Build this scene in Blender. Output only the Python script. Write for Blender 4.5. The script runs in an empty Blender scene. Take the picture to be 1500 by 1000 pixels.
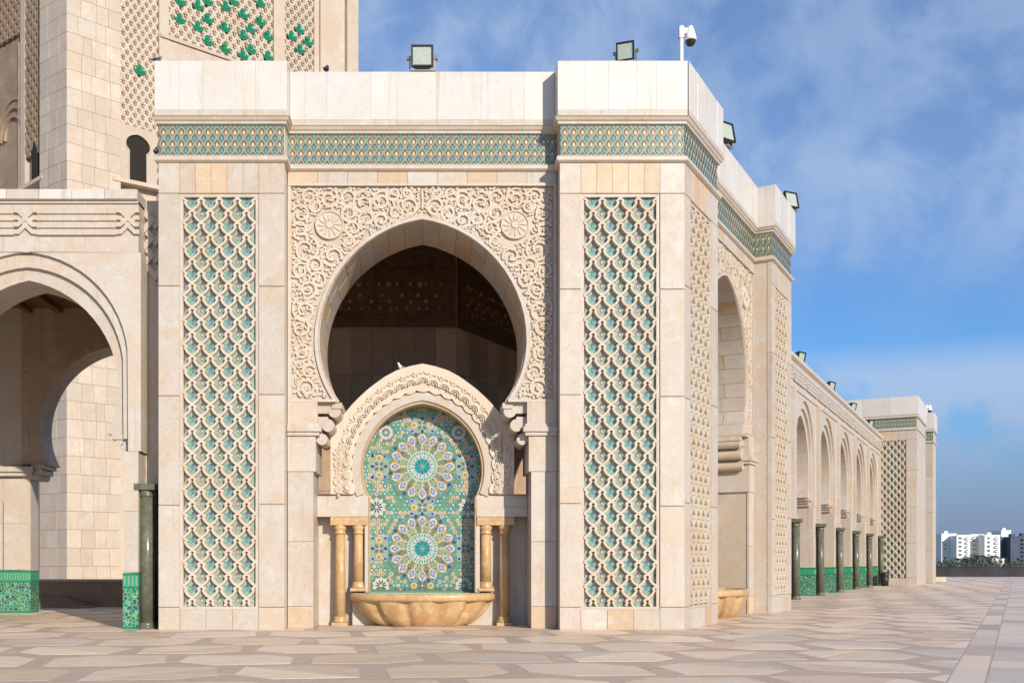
import bpy, bmesh, math, random
from mathutils import Vector, Matrix
R = random.Random(7)
S = bpy.context.scene
COL = S.collection
# ---------------------------------------------------------------- camera, sky, sun, exposure
P = 60.0                       # working units per metre: one unit is one photo pixel at the distance of the front facade
EYE, FL, PX, PY = 98.0, 1570.0, 620.0, 824.0
cd = bpy.data.cameras.new('camera'); cam = bpy.data.objects.new('camera', cd); COL.objects.link(cam)
cam.location = (0, 0, EYE / P); cam.rotation_euler = (math.radians(90), 0, 0)
cd.sensor_width = 36; cd.lens = 36 * FL / 1500
cd.shift_x = (750 - PX) / 1500; cd.shift_y = (PY - 500) / 1500
cd.clip_end = 20000; cd.clip_start = .1
S.camera = cam
SUN = Vector((.52, -1, .455)).normalized()
ELEV = math.asin(SUN.z); AZ = math.atan2(SUN.x, SUN.y)
W = bpy.data.worlds.new('World'); S.world = W; W.use_nodes = True
def build_world():
    nt = W.node_tree; n = nt.nodes; l = nt.links; n.clear()
    out = n.new('ShaderNodeOutputWorld'); bg = n.new('ShaderNodeBackground'); bg.inputs[1].default_value = .15
    sky = n.new('ShaderNodeTexSky'); sky.sky_type = 'NISHITA'; sky.sun_disc = False
    sky.sun_elevation = ELEV; sky.sun_rotation = AZ; sky.air_density = 1.0; sky.dust_density = .35; sky.ozone_density = 2.2; sky.altitude = 0
    tc = n.new('ShaderNodeTexCoord'); sep = n.new('ShaderNodeSeparateXYZ'); l.new(tc.outputs['Generated'], sep.inputs[0])
    def math_(op, a, b=None, c=None):
        m = n.new('ShaderNodeMath'); m.operation = op
        for i, x in enumerate((a, b, c)):
            if x is None: continue
            if isinstance(x, (int, float)): m.inputs[i].default_value = x
            else: l.new(x, m.inputs[i])
        return m.outputs[0]
    z = math_('MAXIMUM', sep.outputs[2], 0.0)
    zz = math_('ADD', z, .16)
    cx = math_('DIVIDE', sep.outputs[0], zz); cy = math_('DIVIDE', sep.outputs[1], zz)
    cv = n.new('ShaderNodeCombineXYZ'); l.new(cx, cv.inputs[0]); l.new(cy, cv.inputs[1])
    def noise(scale, detail, rough, vec, off, sx=1.0, sy=1.0, dist=0.0):
        mp = n.new('ShaderNodeMapping'); mp.inputs['Location'].default_value = off; mp.inputs['Scale'].default_value = (sx, sy, 1)
        l.new(vec, mp.inputs[0])
        t = n.new('ShaderNodeTexNoise'); t.inputs['Scale'].default_value = scale; t.inputs['Detail'].default_value = detail
        t.inputs['Roughness'].default_value = rough; t.inputs['Distortion'].default_value = dist
        l.new(mp.outputs[0], t.inputs['Vector']); return t.outputs[0]
    def ramp(x, a, b, va=0.0, vb=1.0):
        r = n.new('ShaderNodeMapRange'); r.interpolation_type = 'SMOOTHSTEP'; l.new(x, r.inputs[0])
        r.inputs[1].default_value = a; r.inputs[2].default_value = b; r.inputs[3].default_value = va; r.inputs[4].default_value = vb
        return r.outputs[0]
    # high thin veil, finer mottling inside it
    big = noise(.9, 4, .5, cv.outputs[0], (1.3, 4.1, 0), .8, 1.0, .3)
    fine = noise(15.0, 6, .58, tc.outputs['Generated'], (7.7, 2.2, 0), 1.0, 1.0, .35)
    veil = math_('MULTIPLY', ramp(big, .30, .62, .42, 1.0), ramp(fine, .34, .64, .42, 1.0))
    veil = math_('MULTIPLY', veil, .85); veil = math_('MULTIPLY', veil, ramp(z, .16, .34, .12, 1.0))
    # low bank of heaped cloud near the horizon
    low = noise(7.0, 6, .55, tc.outputs['Generated'], (.6, .2, .35), 1.0, 1.0, .3)
    lowmask = math_('MULTIPLY', ramp(z, .195, .150), ramp(z, .02, .13, .1, 1.0))
    bank = math_('MULTIPLY', ramp(low, .44, .56), lowmask)
    mask = math_('MAXIMUM', veil, math_('MULTIPLY', bank, .8))
    tint = n.new('ShaderNodeMixRGB'); tint.blend_type = 'MULTIPLY'; tint.inputs[0].default_value = 1; l.new(sky.outputs[0], tint.inputs[1]); tint.inputs[2].default_value = (.36, .62, .92, 1)
    mx = n.new('ShaderNodeMixRGB'); l.new(mask, mx.inputs[0]); l.new(tint.outputs[0], mx.inputs[1]); mx.inputs[2].default_value = (2.75, 3.55, 4.9, 1)
    # grey-blue sea air close to the horizon
    hz = n.new('ShaderNodeMixRGB'); l.new(ramp(z, .0, .17, .95, 0.0), hz.inputs[0]); l.new(mx.outputs[0], hz.inputs[1]); hz.inputs[2].default_value = (1.30, 1.62, 2.60, 1)
    l.new(hz.outputs[0], bg.inputs[0]); l.new(bg.outputs[0], out.inputs[0])
build_world()
sd = bpy.data.lights.new('sun', 'SUN'); sd.energy = 4.4; sd.angle = math.radians(.55); sd.color = (1, .915, .79)
sun = bpy.data.objects.new('sun', sd); COL.objects.link(sun); sun.rotation_euler = SUN.to_track_quat('Z', 'Y').to_euler(); sun.location = (20, -20, 30)
S.view_settings.view_transform = 'Standard'; S.view_settings.look = 'None'; S.view_settings.gamma = 1; S.view_settings.use_curve_mapping = False
S.view_settings.exposure = 0.12
# ---------------------------------------------------------------- materials
MATS = {}
def new_mat(name):
    m = bpy.data.materials.new(name); m.use_nodes = True; MATS[name] = m
    nt = m.node_tree; b = nt.nodes['Principled BSDF']; return m, nt, b
def plain(name, col, rough=.5, metal=0.0, var=.08, scale=3.0, bump=0.0):
    m, nt, b = new_mat(name); n, l = nt.nodes, nt.links
    g = n.new('ShaderNodeNewGeometry'); t = n.new('ShaderNodeTexNoise'); t.inputs['Scale'].default_value = scale; t.inputs['Detail'].default_value = 5
    l.new(g.outputs['Position'], t.inputs['Vector'])
    r = n.new('ShaderNodeMapRange'); l.new(t.outputs[0], r.inputs[0]); r.inputs[1].default_value = .3; r.inputs[2].default_value = .7
    r.inputs[3].default_value = 1 - var; r.inputs[4].default_value = 1 + var
    v = n.new('ShaderNodeVectorMath'); v.operation = 'SCALE'; v.inputs[0].default_value = col; l.new(r.outputs[0], v.inputs['Scale'])
    l.new(v.outputs[0], b.inputs['Base Color']); b.inputs['Roughness'].default_value = rough; b.inputs['Metallic'].default_value = metal
    if bump:
        bp = n.new('ShaderNodeBump'); bp.inputs['Strength'].default_value = bump; bp.inputs['Distance'].default_value = .01
        l.new(t.outputs[0], bp.inputs['Height']); l.new(bp.outputs[0], b.inputs['Normal'])
    return m
def stone(name, base, warm, pale, rough=.5, obj=.16, vein=.35, stain=.25, scale=.9, bump=.25, streak=.6):
    """cream stone: per-slab tone, cloudy warm patches, thin veins, rusty stains"""
    m, nt, b = new_mat(name); n, l = nt.nodes, nt.links
    g = n.new('ShaderNodeNewGeometry'); oi = n.new('ShaderNodeObjectInfo')
    off = n.new('ShaderNodeVectorMath'); off.operation = 'MULTIPLY_ADD'
    sc = n.new('ShaderNodeCombineXYZ')
    for i, k in enumerate((37.0, 53.0, 71.0)):
        q = n.new('ShaderNodeMath'); q.operation = 'MULTIPLY'; l.new(oi.outputs['Random'], q.inputs[0]); q.inputs[1].default_value = k; l.new(q.outputs[0], sc.inputs[i])
    add = n.new('ShaderNodeVectorMath'); add.operation = 'ADD'; l.new(g.outputs['Position'], add.inputs[0]); l.new(sc.outputs[0], add.inputs[1])
    def tex(s, d, r_, dist=0.0, vec=add):
        t = n.new('ShaderNodeTexNoise'); t.inputs['Scale'].default_value = s; t.inputs['Detail'].default_value = d; t.inputs['Roughness'].default_value = r_
        t.inputs['Distortion'].default_value = dist; l.new(vec.outputs[0], t.inputs['Vector']); return t.outputs[0]
    def rng(x, a, b_, c=0.0, d=1.0):
        r = n.new('ShaderNodeMapRange'); r.interpolation_type = 'SMOOTHSTEP'; l.new(x, r.inputs[0])
        for i, k in enumerate((a, b_, c, d)): r.inputs[i + 1].default_value = k
        return r.outputs[0]
    def mix(f, a, c, mode='MIX'):
        x = n.new('ShaderNodeMixRGB'); x.blend_type = mode
        if isinstance(f, float): x.inputs[0].default_value = f
        else: l.new(f, x.inputs[0])
        for i, k in ((1, a), (2, c)):
            if isinstance(k, tuple): x.inputs[i].default_value = (*k, 1)
            else: l.new(k, x.inputs[i])
        return x.outputs[0]
    c = mix(rng(tex(scale, 5, .55, .4), .35, .68), base, warm)
    c = mix(rng(tex(scale * 2.3, 6, .6, .8), .5, .72, 0, .7), c, pale)
    vt = tex(scale * 1.6, 7, .62, 1.8)
    va = n.new('ShaderNodeMath'); va.operation = 'SUBTRACT'; l.new(vt, va.inputs[0]); va.inputs[1].default_value = .5
    vb = n.new('ShaderNodeMath'); vb.operation = 'ABSOLUTE'; l.new(va.outputs[0], vb.inputs[0])
    c = mix(rng(vb.outputs[0], 0.0, .022, vein, 0), c, tuple(x * f for x, f in zip(base, (.62, .52, .42))))
    c = mix(rng(tex(scale * .55, 6, .65, .5), .62, .80, 0, stain), c, (.42, .25, .11))
    st = n.new('ShaderNodeVectorMath'); st.operation = 'MULTIPLY'; l.new(g.outputs['Position'], st.inputs[0]); st.inputs[1].default_value = (5.5, 5.5, .32)
    c = mix(rng(tex(1.0, 5, .6, .3, st), .56, .78, 0, streak), c, tuple(x * f for x, f in zip(warm, (.72, .60, .48))))
    c = mix(rng(tex(9, 3, .55, .2), .62, .80, 0, streak * .8), c, tuple(x * f for x, f in zip(base, (.78, .68, .56))))
    # tone per slab
    w1 = n.new('ShaderNodeTexWhiteNoise'); w1.noise_dimensions = '1D'; l.new(oi.outputs['Random'], w1.inputs['W'])
    c = mix(rng(w1.outputs['Value'], 0, 1, 0, obj * 2.6), c, warm)
    hv = n.new('ShaderNodeHueSaturation'); l.new(c, hv.inputs['Color'])
    l.new(rng(oi.outputs['Random'], 0, 1, 1 - obj * .75, 1 + obj * .55), hv.inputs['Value'])
    fine = tex(28, 4, .6)
    c2 = mix(rng(fine, .3, .7, 0, .10), hv.outputs[0], tuple(x * .7 for x in base))
    l.new(c2, b.inputs['Base Color']); l.new(rng(tex(4, 4, .6), .3, .7, rough - .1, rough + .12), b.inputs['Roughness'])
    b.inputs['Specular IOR Level'].default_value = .4
    bp = n.new('ShaderNodeBump'); bp.inputs['Strength'].default_value = bump; bp.inputs['Distance'].default_value = .006
    l.new(fine, bp.inputs['Height']); l.new(bp.outputs[0], b.inputs['Normal'])
    return m
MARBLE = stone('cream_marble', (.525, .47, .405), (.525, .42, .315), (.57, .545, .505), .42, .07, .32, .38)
WHITE = stone('white_marble', (.62, .59, .55), (.61, .555, .48), (.65, .63, .60), .38, .07, .16, .05)
PEACH = stone('peach_marble', (.57, .45, .325), (.56, .39, .24), (.63, .55, .45), .42, .14, .35, .35, 1.4)
CARVE = stone('carved_stucco', (.585, .505, .405), (.57, .45, .325), (.62, .56, .48), .62, .04, .06, .22, .6, .4)
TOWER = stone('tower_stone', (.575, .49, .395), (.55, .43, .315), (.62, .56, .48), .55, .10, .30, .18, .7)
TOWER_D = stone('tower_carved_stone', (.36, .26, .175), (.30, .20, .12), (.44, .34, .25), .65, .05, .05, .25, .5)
INNER = stone('inner_wall_marble', (.60, .44, .31), (.50, .34, .22), (.68, .54, .41), .45, .30, .30, .25)
OCHRE = stone('ochre_stone', (.56, .38, .19), (.47, .28, .12), (.66, .53, .36), .38, .04, .45, .7, 2.6)
PAVE = stone('pale_paving', (.78, .62, .475), (.76, .57, .41), (.83, .71, .585), .5, .13, .30, .28, .8, .2)
PAVE_T = stone('tan_paving', (.69, .52, .38), (.66, .465, .32), (.76, .62, .49), .5, .14, .30, .30, .8, .2)
PAVE_G = stone('grey_paving', (.52, .40, .31), (.52, .375, .275), (.58, .47, .375), .5, .12, .10, .05, 1.1, .2)
PAVE_B = stone('cool_paving', (.66, .55, .455), (.64, .51, .40), (.73, .64, .55), .56, .16, .2, .05, .8, .2)
GREENM = stone('green_marble', (.105, .11, .078), (.14, .135, .09), (.24, .24, .18), .28, .10, .5, .1, 3.0)
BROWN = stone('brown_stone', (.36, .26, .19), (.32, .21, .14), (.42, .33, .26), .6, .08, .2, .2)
GALL = stone('gallery_marble', (.46, .35, .245), (.40, .28, .18), (.56, .46, .36), .5, .2, .3, .3)  # same marble browned, the rear wall's shade put into its colour
WOOD = plain('dark_wood', (.15, .08, .032), .45, 0, .3, 4)
WOOD_G = plain('painted_wood', (.42, .30, .17), .5, 0, .4, 9)
BLACK = plain('black_metal', (.02, .02, .022), .4, .3)
STEEL = plain('galvanised_metal', (.33, .27, .22), .4, .7)
WPAINT = plain('white_paint', (.80, .79, .77), .35, 0, .04)
GLASS = plain('lamp_glass', (.40, .45, .38), .08, 0, .12, 20)
DOME = plain('dark_glass', (.03, .022, .02), .05)
FEATHER = plain('grey_feather', (.17, .165, .18), .6, 0, .3, 30)
FEATHER_W = plain('white_feather', (.68, .66, .64), .6, 0, .1, 30)
FEATHER_D = plain('dark_feather', (.05, .05, .06), .6, 0, .2, 30)
BEAK = plain('beak', (.09, .07, .06), .5)
BIN = plain('bin_plastic', (.018, .018, .017), .45)
TW = plain('white_render', (.74, .74, .70), .8, 0, .03, .2)
TB = plain('blue_grey_render', (.065, .085, .13), .8, 0, .15, .15)  # dark blue-grey paints the shade of the right-hand city facades
WIN = plain('window_glass', (.09, .10, .12), .15)
LEAF = plain('palm_leaf', (.045, .065, .03), .6, 0, .4, 2)
BARK = plain('palm_bark', (.12, .09, .06), .8, 0, .3, 4)
SEAWALL = plain('sea_wall_stone', (.030, .028, .033), .85, 0, .35, .6)
EARTH = plain('earth', (.20, .17, .14), .9, 0, .2, .05)
# glazed tile colours
def glaze(name, col, var=.18): return plain(name, col, .24, 0, var, 22)
T_AQUA = glaze('glaze_pale_aqua', (.29, .36, .30)); T_TEAL = glaze('glaze_teal', (.06, .30, .30)); T_DTEAL = glaze('glaze_deep_teal', (.015, .17, .17))
T_SAGE = glaze('glaze_sage', (.27, .315, .205)); T_PLUM = glaze('glaze_plum', (.15, .10, .12)); T_RUST = glaze('glaze_rust', (.17, .085, .06))
T_TURQ = glaze('glaze_turquoise', (.10, .32, .30)); T_CREAM = glaze('glaze_cream', (.55, .47, .29)); T_WHITE = glaze('glaze_white', (.46, .475, .41), .15)
T_LAV = glaze('glaze_lavender', (.30, .34, .55)); T_NAVY = glaze('glaze_navy', (.035, .05, .17)); T_GREEN = glaze('glaze_green', (.04, .30, .16))
T_OCHRE = glaze('glaze_ochre', (.42, .22, .045)); T_GROUT = glaze('glaze_sage_ground', (.125, .185, .125)); T_LGREEN = glaze('glaze_light_green', (.24, .34, .22))
T_EMER = glaze('glaze_emerald', (.012, .21, .10)); RECESS_SHADE = plain('dark_recess', (.022, .016, .011), .95)  # near-black colour paints the shade inside the tower windows
def dado_mat():
    m, nt, b = new_mat('green_dado'); n, l = nt.nodes, nt.links
    g = n.new('ShaderNodeNewGeometry')
    v = n.new('ShaderNodeTexVoronoi'); v.inputs['Scale'].default_value = 10; v.feature = 'DISTANCE_TO_EDGE'; l.new(g.outputs['Position'], v.inputs['Vector'])
    v2 = n.new('ShaderNodeTexVoronoi'); v2.inputs['Scale'].default_value = 10; l.new(g.outputs['Position'], v2.inputs['Vector'])
    cr = n.new('ShaderNodeValToRGB'); l.new(v2.outputs['Color'], cr.inputs[0]); cr.color_ramp.interpolation = 'CONSTANT'
    e = cr.color_ramp.elements; e[0].color = (.012, .17, .085, 1); e[1].position = .4; e[1].color = (.02, .23, .13, 1)
    for p_, c in ((.66, (.02, .10, .13, 1)), (.8, (.10, .36, .20, 1)), (.93, (.38, .45, .32, 1))):
        x = e.new(p_); x.color = c
    r = n.new('ShaderNodeMapRange'); l.new(v.outputs['Distance'], r.inputs[0]); r.inputs[1].default_value = .03; r.inputs[2].default_value = .07; r.inputs[3].default_value = 1; r.inputs[4].default_value = 0
    mx = n.new('ShaderNodeMixRGB'); l.new(r.outputs[0], mx.inputs[0]); l.new(cr.outputs[0], mx.inputs[1]); mx.inputs[2].default_value = (.33, .40, .26, 1)
    l.new(mx.outputs[0], b.inputs['Base Color']); b.inputs['Roughness'].default_value = .22
    return m
DADO = dado_mat()
# ---------------------------------------------------------------- frames and mesh building
class Frame:
    def __init__(s, ox, oy, dx, dy):
        k = math.hypot(dx, dy); s.o = (ox, oy); s.d = (dx / k, dy / k); s.n = (s.d[1], -s.d[0])
        s.ang = math.atan2(s.d[1], s.d[0])
    def __call__(s, u, v, w=0.0):
        return Vector(((s.o[0] + u * s.d[0] + w * s.n[0]) / P, (s.o[1] + u * s.d[1] + w * s.n[1]) / P, v / P))
    def at(s, x, y, w=0.0):           # the point of this facade that the photograph shows at (x, y)
        q = (x - PX) / FL; on = s.o[0] * s.n[0] + s.o[1] * s.n[1]
        Y = (on + w) / (q * s.n[0] + s.n[1])
        u = (q * Y - s.o[0]) * s.d[0] + (Y - s.o[1]) * s.d[1]
        return u, EYE + (PY - y) * Y / FL
    def shift(s, u): return Frame(s.o[0] + u * s.d[0], s.o[1] + u * s.d[1], *s.d)
def world_at(x, y, Ym):
    return Vector(((x - PX) / FL * Ym, Ym, EYE / P + (PY - y) / FL * Ym))
def empty(name, loc=(0, 0, 0), rz=0.0):
    o = bpy.data.objects.new(name, None); COL.objects.link(o); o.location = loc; o.rotation_euler = (0, 0, rz); o.empty_display_size = .3; return o
def tag(o, label=None, cat=None, group=None, kind=None):
    for k, v in (('label', label), ('category', cat), ('group', group), ('kind', kind)):
        if v: o[k] = v
    return o
def wloc(o):
    m = Matrix.Identity(4)
    ch = []
    while o is not None: ch.append(o); o = o.parent
    for x in reversed(ch):
        m = m @ Matrix.LocRotScale(x.location, x.rotation_euler, x.scale)
    return m
class MB:
    def __init__(s): s.v = []; s.f = []; s.m = []; s.sm = []
    def add(s, vs, fs, mi=0, smooth=False):
        b = len(s.v); s.v.extend(vs)
        for f in fs: s.f.append(tuple(i + b for i in f)); s.m.append(mi); s.sm.append(smooth)
    def box(s, fr, u0, u1, v0, v1, w0, w1, mi=0):
        s.add([fr(u, v, w) for w in (w0, w1) for v in (v0, v1) for u in (u0, u1)],
              [(0, 1, 3, 2), (4, 6, 7, 5), (0, 2, 6, 4), (1, 5, 7, 3), (2, 3, 7, 6), (0, 4, 5, 1)], mi)
    def prism(s, fr, poly, w0, w1, mi=0, smooth_sides=False):
        n = len(poly)
        s.add([fr(u, v, w1) for u, v in poly] + [fr(u, v, w0) for u, v in poly], [tuple(range(n)), tuple(range(2 * n - 1, n - 1, -1))], mi)
        s.add([fr(u, v, w1) for u, v in poly] + [fr(u, v, w0) for u, v in poly], [(i, i + n, (i + 1) % n + n, (i + 1) % n) for i in range(n)], mi, smooth_sides)
    def flat(s, fr, poly, w, mi=0):
        s.add([fr(u, v, w) for u, v in poly], [tuple(range(len(poly)))], mi)
    def strip(s, fr, pts, hw, w0, w1, mi=0, flat=.55, closed=False, caps=True):
        n = len(pts)
        if n < 2: return
        hws = hw if isinstance(hw, (list, tuple)) else [hw] * n
        vs = []
        for i, (u, v) in enumerate(pts):
            a = pts[i - 1] if (i > 0 or closed) else pts[i]; b = pts[(i + 1) % n] if (i < n - 1 or closed) else pts[i]
            d1 = Vector((u - a[0], v - a[1])); d2 = Vector((b[0] - u, b[1] - v))
            if d1.length > 1e-6: d1.normalize()
            if d2.length > 1e-6: d2.normalize()
            t = d1 + d2
            if t.length < 1e-6: t = d2 if d2.length > 0 else Vector((1, 0))
            t.normalize(); nx, ny = -t[1], t[0]
            c = max(.5, abs(t.dot(d2)) if d2.length > .5 else 1)
            h = hws[i] / c
            for k, w in ((-1, w0), (-flat, w1), (flat, w1), (1, w0)):
                vs.append(fr(u + nx * h * k, v + ny * h * k, w))
        fs = []
        for i in range(n if closed else n - 1):
            j = (i + 1) % n
            for k in range(3): fs.append((i * 4 + k, i * 4 + k + 1, j * 4 + k + 1, j * 4 + k))
        if caps and not closed: fs += [(0, 1, 2, 3), (n * 4 - 1, n * 4 - 2, n * 4 - 3, n * 4 - 4)]
        s.add(vs, fs, mi)
    def lathe(s, fr, u, w, prof, n=20, mi=0, a0=0.0, a1=2 * math.pi, fn=None, smooth=True):
        full = abs(a1 - a0 - 2 * math.pi) < 1e-6; m = n if full else n + 1
        vs = []
        for r, v in prof:
            for k in range(m):
                a = a0 + (a1 - a0) * k / n; rr = fn(r, v, a) if fn else (r, r)
                vs.append(fr(u + rr[0] * math.cos(a), v, w + rr[1] * math.sin(a)))
        fs = []
        for i in range(len(prof) - 1):
            for k in range(n):
                k2 = (k + 1) % m if full else k + 1
                fs.append((i * m + k, i * m + k2, (i + 1) * m + k2, (i + 1) * m + k))
        s.add(vs, fs, mi, smooth)
    def tube(s, a, b, r0, r1=None, n=10, mi=0):
        a = Vector(a); b = Vector(b); r1 = r0 if r1 is None else r1
        d = (b - a).normalized(); x = d.orthogonal().normalized(); y = d.cross(x)
        vs = [p + (x * math.cos(2 * math.pi * k / n) + y * math.sin(2 * math.pi * k / n)) * r for p, r in ((a, r0), (b, r1)) for k in range(n)]
        s.add(vs, [(k, (k + 1) % n, (k + 1) % n + n, k + n) for k in range(n)], mi, True)
        s.add(vs, [tuple(range(n)), tuple(range(2 * n - 1, n - 1, -1))], mi)
    def sweep(s, path, prof, mi=0):
        """moulding swept along a plan path (working units); prof = (outward offset, height) closed"""
        n = len(path); vs = []
        for i, (x, y) in enumerate(path):
            ds = []
            if i > 0: ds.append(Vector((x - path[i - 1][0], y - path[i - 1][1])).normalized())
            if i < n - 1: ds.append(Vector((path[i + 1][0] - x, path[i + 1][1] - y)).normalized())
            ns = [Vector((d[1], -d[0])) for d in ds]
            m = ns[0] if len(ns) == 1 else (ns[0] + ns[1]) / (1 + ns[0].dot(ns[1]))
            for o, v in prof: vs.append(Vector(((x + m[0] * o) / P, (y + m[1] * o) / P, v / P)))
        k = len(prof); fs = []
        for i in range(n - 1):
            for j in range(k): fs.append((i * k + j, (i + 1) * k + j, (i + 1) * k + (j + 1) % k, i * k + (j + 1) % k))
        fs += [tuple(range(k)), tuple((n - 1) * k + j for j in range(k - 1, -1, -1))]
        s.add(vs, fs, mi)
    def mesh(s, name, mats):
        me = bpy.data.meshes.new(name)
        me.from_pydata([tuple(v) for v in s.v], [], s.f)
        for m in (mats if isinstance(mats, (list, tuple)) else [mats]): me.materials.append(m)
        me.polygons.foreach_set('material_index', s.m); me.polygons.foreach_set('use_smooth', s.sm)
        return me
    def build(s, name, mats, parent=None, kind=None, weld=False):
        if not s.v: return None
        lo = Vector([min(v[i] for v in s.v) for i in range(3)]); hi = Vector([max(v[i] for v in s.v) for i in range(3)])
        c = Vector(((lo.x + hi.x) / 2, (lo.y + hi.y) / 2, lo.z))
        pm = wloc(parent) if parent else Matrix.Identity(4); inv = pm.inverted()
        rot = inv.to_3x3()
        s.v = [rot @ (v - c) for v in s.v]
        me = s.mesh(name, mats)
        bm = bmesh.new(); bm.from_mesh(me)
        if weld: bmesh.ops.remove_doubles(bm, verts=bm.verts, dist=1e-5)
        bmesh.ops.recalc_face_normals(bm, faces=bm.faces); bm.to_mesh(me); bm.free()
        o = bpy.data.objects.new(name, me); COL.objects.link(o); o.location = inv @ c
        if parent: o.parent = parent
        if kind: o['kind'] = kind
        return o
_unit = {}
def unit_mesh(mat, name='slab'):
    k = mat.name
    if k not in _unit:
        me = bpy.data.meshes.new(name + '_' + k)
        # a slab with a slightly chamfered face
        v = [(-.5, 0, -.5), (.5, 0, -.5), (.5, 0, .5), (-.5, 0, .5), (-.5, -.8, -.5), (.5, -.8, -.5), (.5, -.8, .5), (-.5, -.8, .5),
             (-.494, -1, -.494), (.494, -1, -.494), (.494, -1, .494), (-.494, -1, .494)]
        f = [(0, 1, 2, 3), (8, 11, 10, 9)] + [(i, (i + 1) % 4, (i + 1) % 4 + 4, i + 4) for i in range(4)] + [(i + 4, (i + 1) % 4 + 4, (i + 1) % 4 + 8, i + 8) for i in range(4)]
        me.from_pydata(v, [], f); me.materials.append(mat)
        bm = bmesh.new(); bm.from_mesh(me); bmesh.ops.recalc_face_normals(bm, faces=bm.faces); bm.to_mesh(me); bm.free()
        _unit[k] = me
    return _unit[k]
def slab(fr, u0, u1, v0, v1, w0, w1, mat, parent, name='marble_slab', g=.09):
    u0 += g; u1 -= g; v0 += g; v1 -= g
    w1 += R.uniform(-.22, .22)
    o = bpy.data.objects.new(name, unit_mesh(mat)); COL.objects.link(o)
    c = fr((u0 + u1) / 2, (v0 + v1) / 2, w0)
    M = Matrix.LocRotScale(c, Matrix.Rotation(fr.ang, 3, 'Z'), Vector(((u1 - u0) / P, (w1 - w0) / P, (v1 - v0) / P)))
    L = wloc(parent).inverted() @ M
    o.location, o.rotation_euler, o.scale = L.to_translation(), L.to_euler(), L.to_scale()
    o.parent = parent
    return o
def arch(half, vs, h, vf, n=14, cx=0.0):
    Rr = (half * half + h * h) / (2 * half)
    r = []
    a0 = -math.asin(min(1, (vs - vf) / half))
    for i in range(n): a = a0 * (1 - i / n); r.append((half * math.cos(a), vs + half * math.sin(a)))
    am = math.asin(min(1, h / Rr))
    for i in range(n + 1): a = am * i / n; r.append((half - Rr + Rr * math.cos(a), vs + Rr * math.sin(a)))
    r[-1] = (0.0, vs + h)
    return [(cx - x, y) for x, y in r] + [(cx + x, y) for x, y in reversed(r[:-1])]      # left foot -> apex -> right foot
def wall_with_arch(u0, u1, v0, v1, pts):
    return [(u0, v0), (u0, v1), (u1, v1), (u1, v0)] + list(reversed(pts))
def circle(cx, cy, r, n=20, a=0.0): return [(cx + r * math.cos(a + 2 * math.pi * k / n), cy + r * math.sin(a + 2 * math.pi * k / n)) for k in range(n)]
# ---------------------------------------------------------------- tiled frieze, sebka lattice, carved relief
def frieze(fr, u0, u1, v0, v1, w, parent, pitch=13.0, half=8.3):
    mb = MB(); mb.box(fr, u0, u1, v0, v1, w - 6, w, 0)
    nc = max(1, round((u1 - u0) / pitch)); p = (u1 - u0) / nc; k = p / 13.0
    nr = round((v1 - v0) / half); hh = (v1 - v0) / nr
    cl = lambda q: (min(max(q[0], u0 + .2), u1 - .2), min(max(q[1], v0 + .2), v1 - .2))
    for j in range(-1, nr + 2):
        for i in range(-1, nc + 1):
            cu = u0 + p * (i + .5 + .5 * (j % 2)); cv = v0 + hh * j
            if cu < u0 - p * .4 or cu > u1 + p * .4 or cv > v1 + hh * .7: continue
            dk = 1 if j % 2 else 2
            q = [cl((cu + x * k, cv + y)) for x, y in ((0, 6.2), (2.2, 3.4), (4.1, .2), (2.8, -3.4), (0, -6.4), (-2.8, -3.4), (-4.1, .2), (-2.2, 3.4))]
            if max(a[0] for a in q) - min(a[0] for a in q) > 1 and max(a[1] for a in q) - min(a[1] for a in q) > 1:
                mb.flat(fr, q, w + .5, dk)
            q = [cl((cu + x * k, cv + y)) for x, y in ((0, 2.2), (1.9, -.6), (2.2, -3.2), (0, -5.6), (-2.2, -3.2), (-1.9, -.6))]
            if max(a[0] for a in q) - min(a[0] for a in q) > 1 and max(a[1] for a in q) - min(a[1] for a in q) > 1:
                mb.flat(fr, q, w + .9, 3 if j % 2 else 4)
    return mb.build('tile_frieze', [T_SAGE, T_PLUM, T_RUST, T_TURQ, T_CREAM], parent, kind='stuff')
CURVE = [(0, 0), (.18, .10), (.38, .21), (.58, .36), (.72, .52), (.78, .64), (.66, .735), (.70, .83), (.87, .91)]
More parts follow.
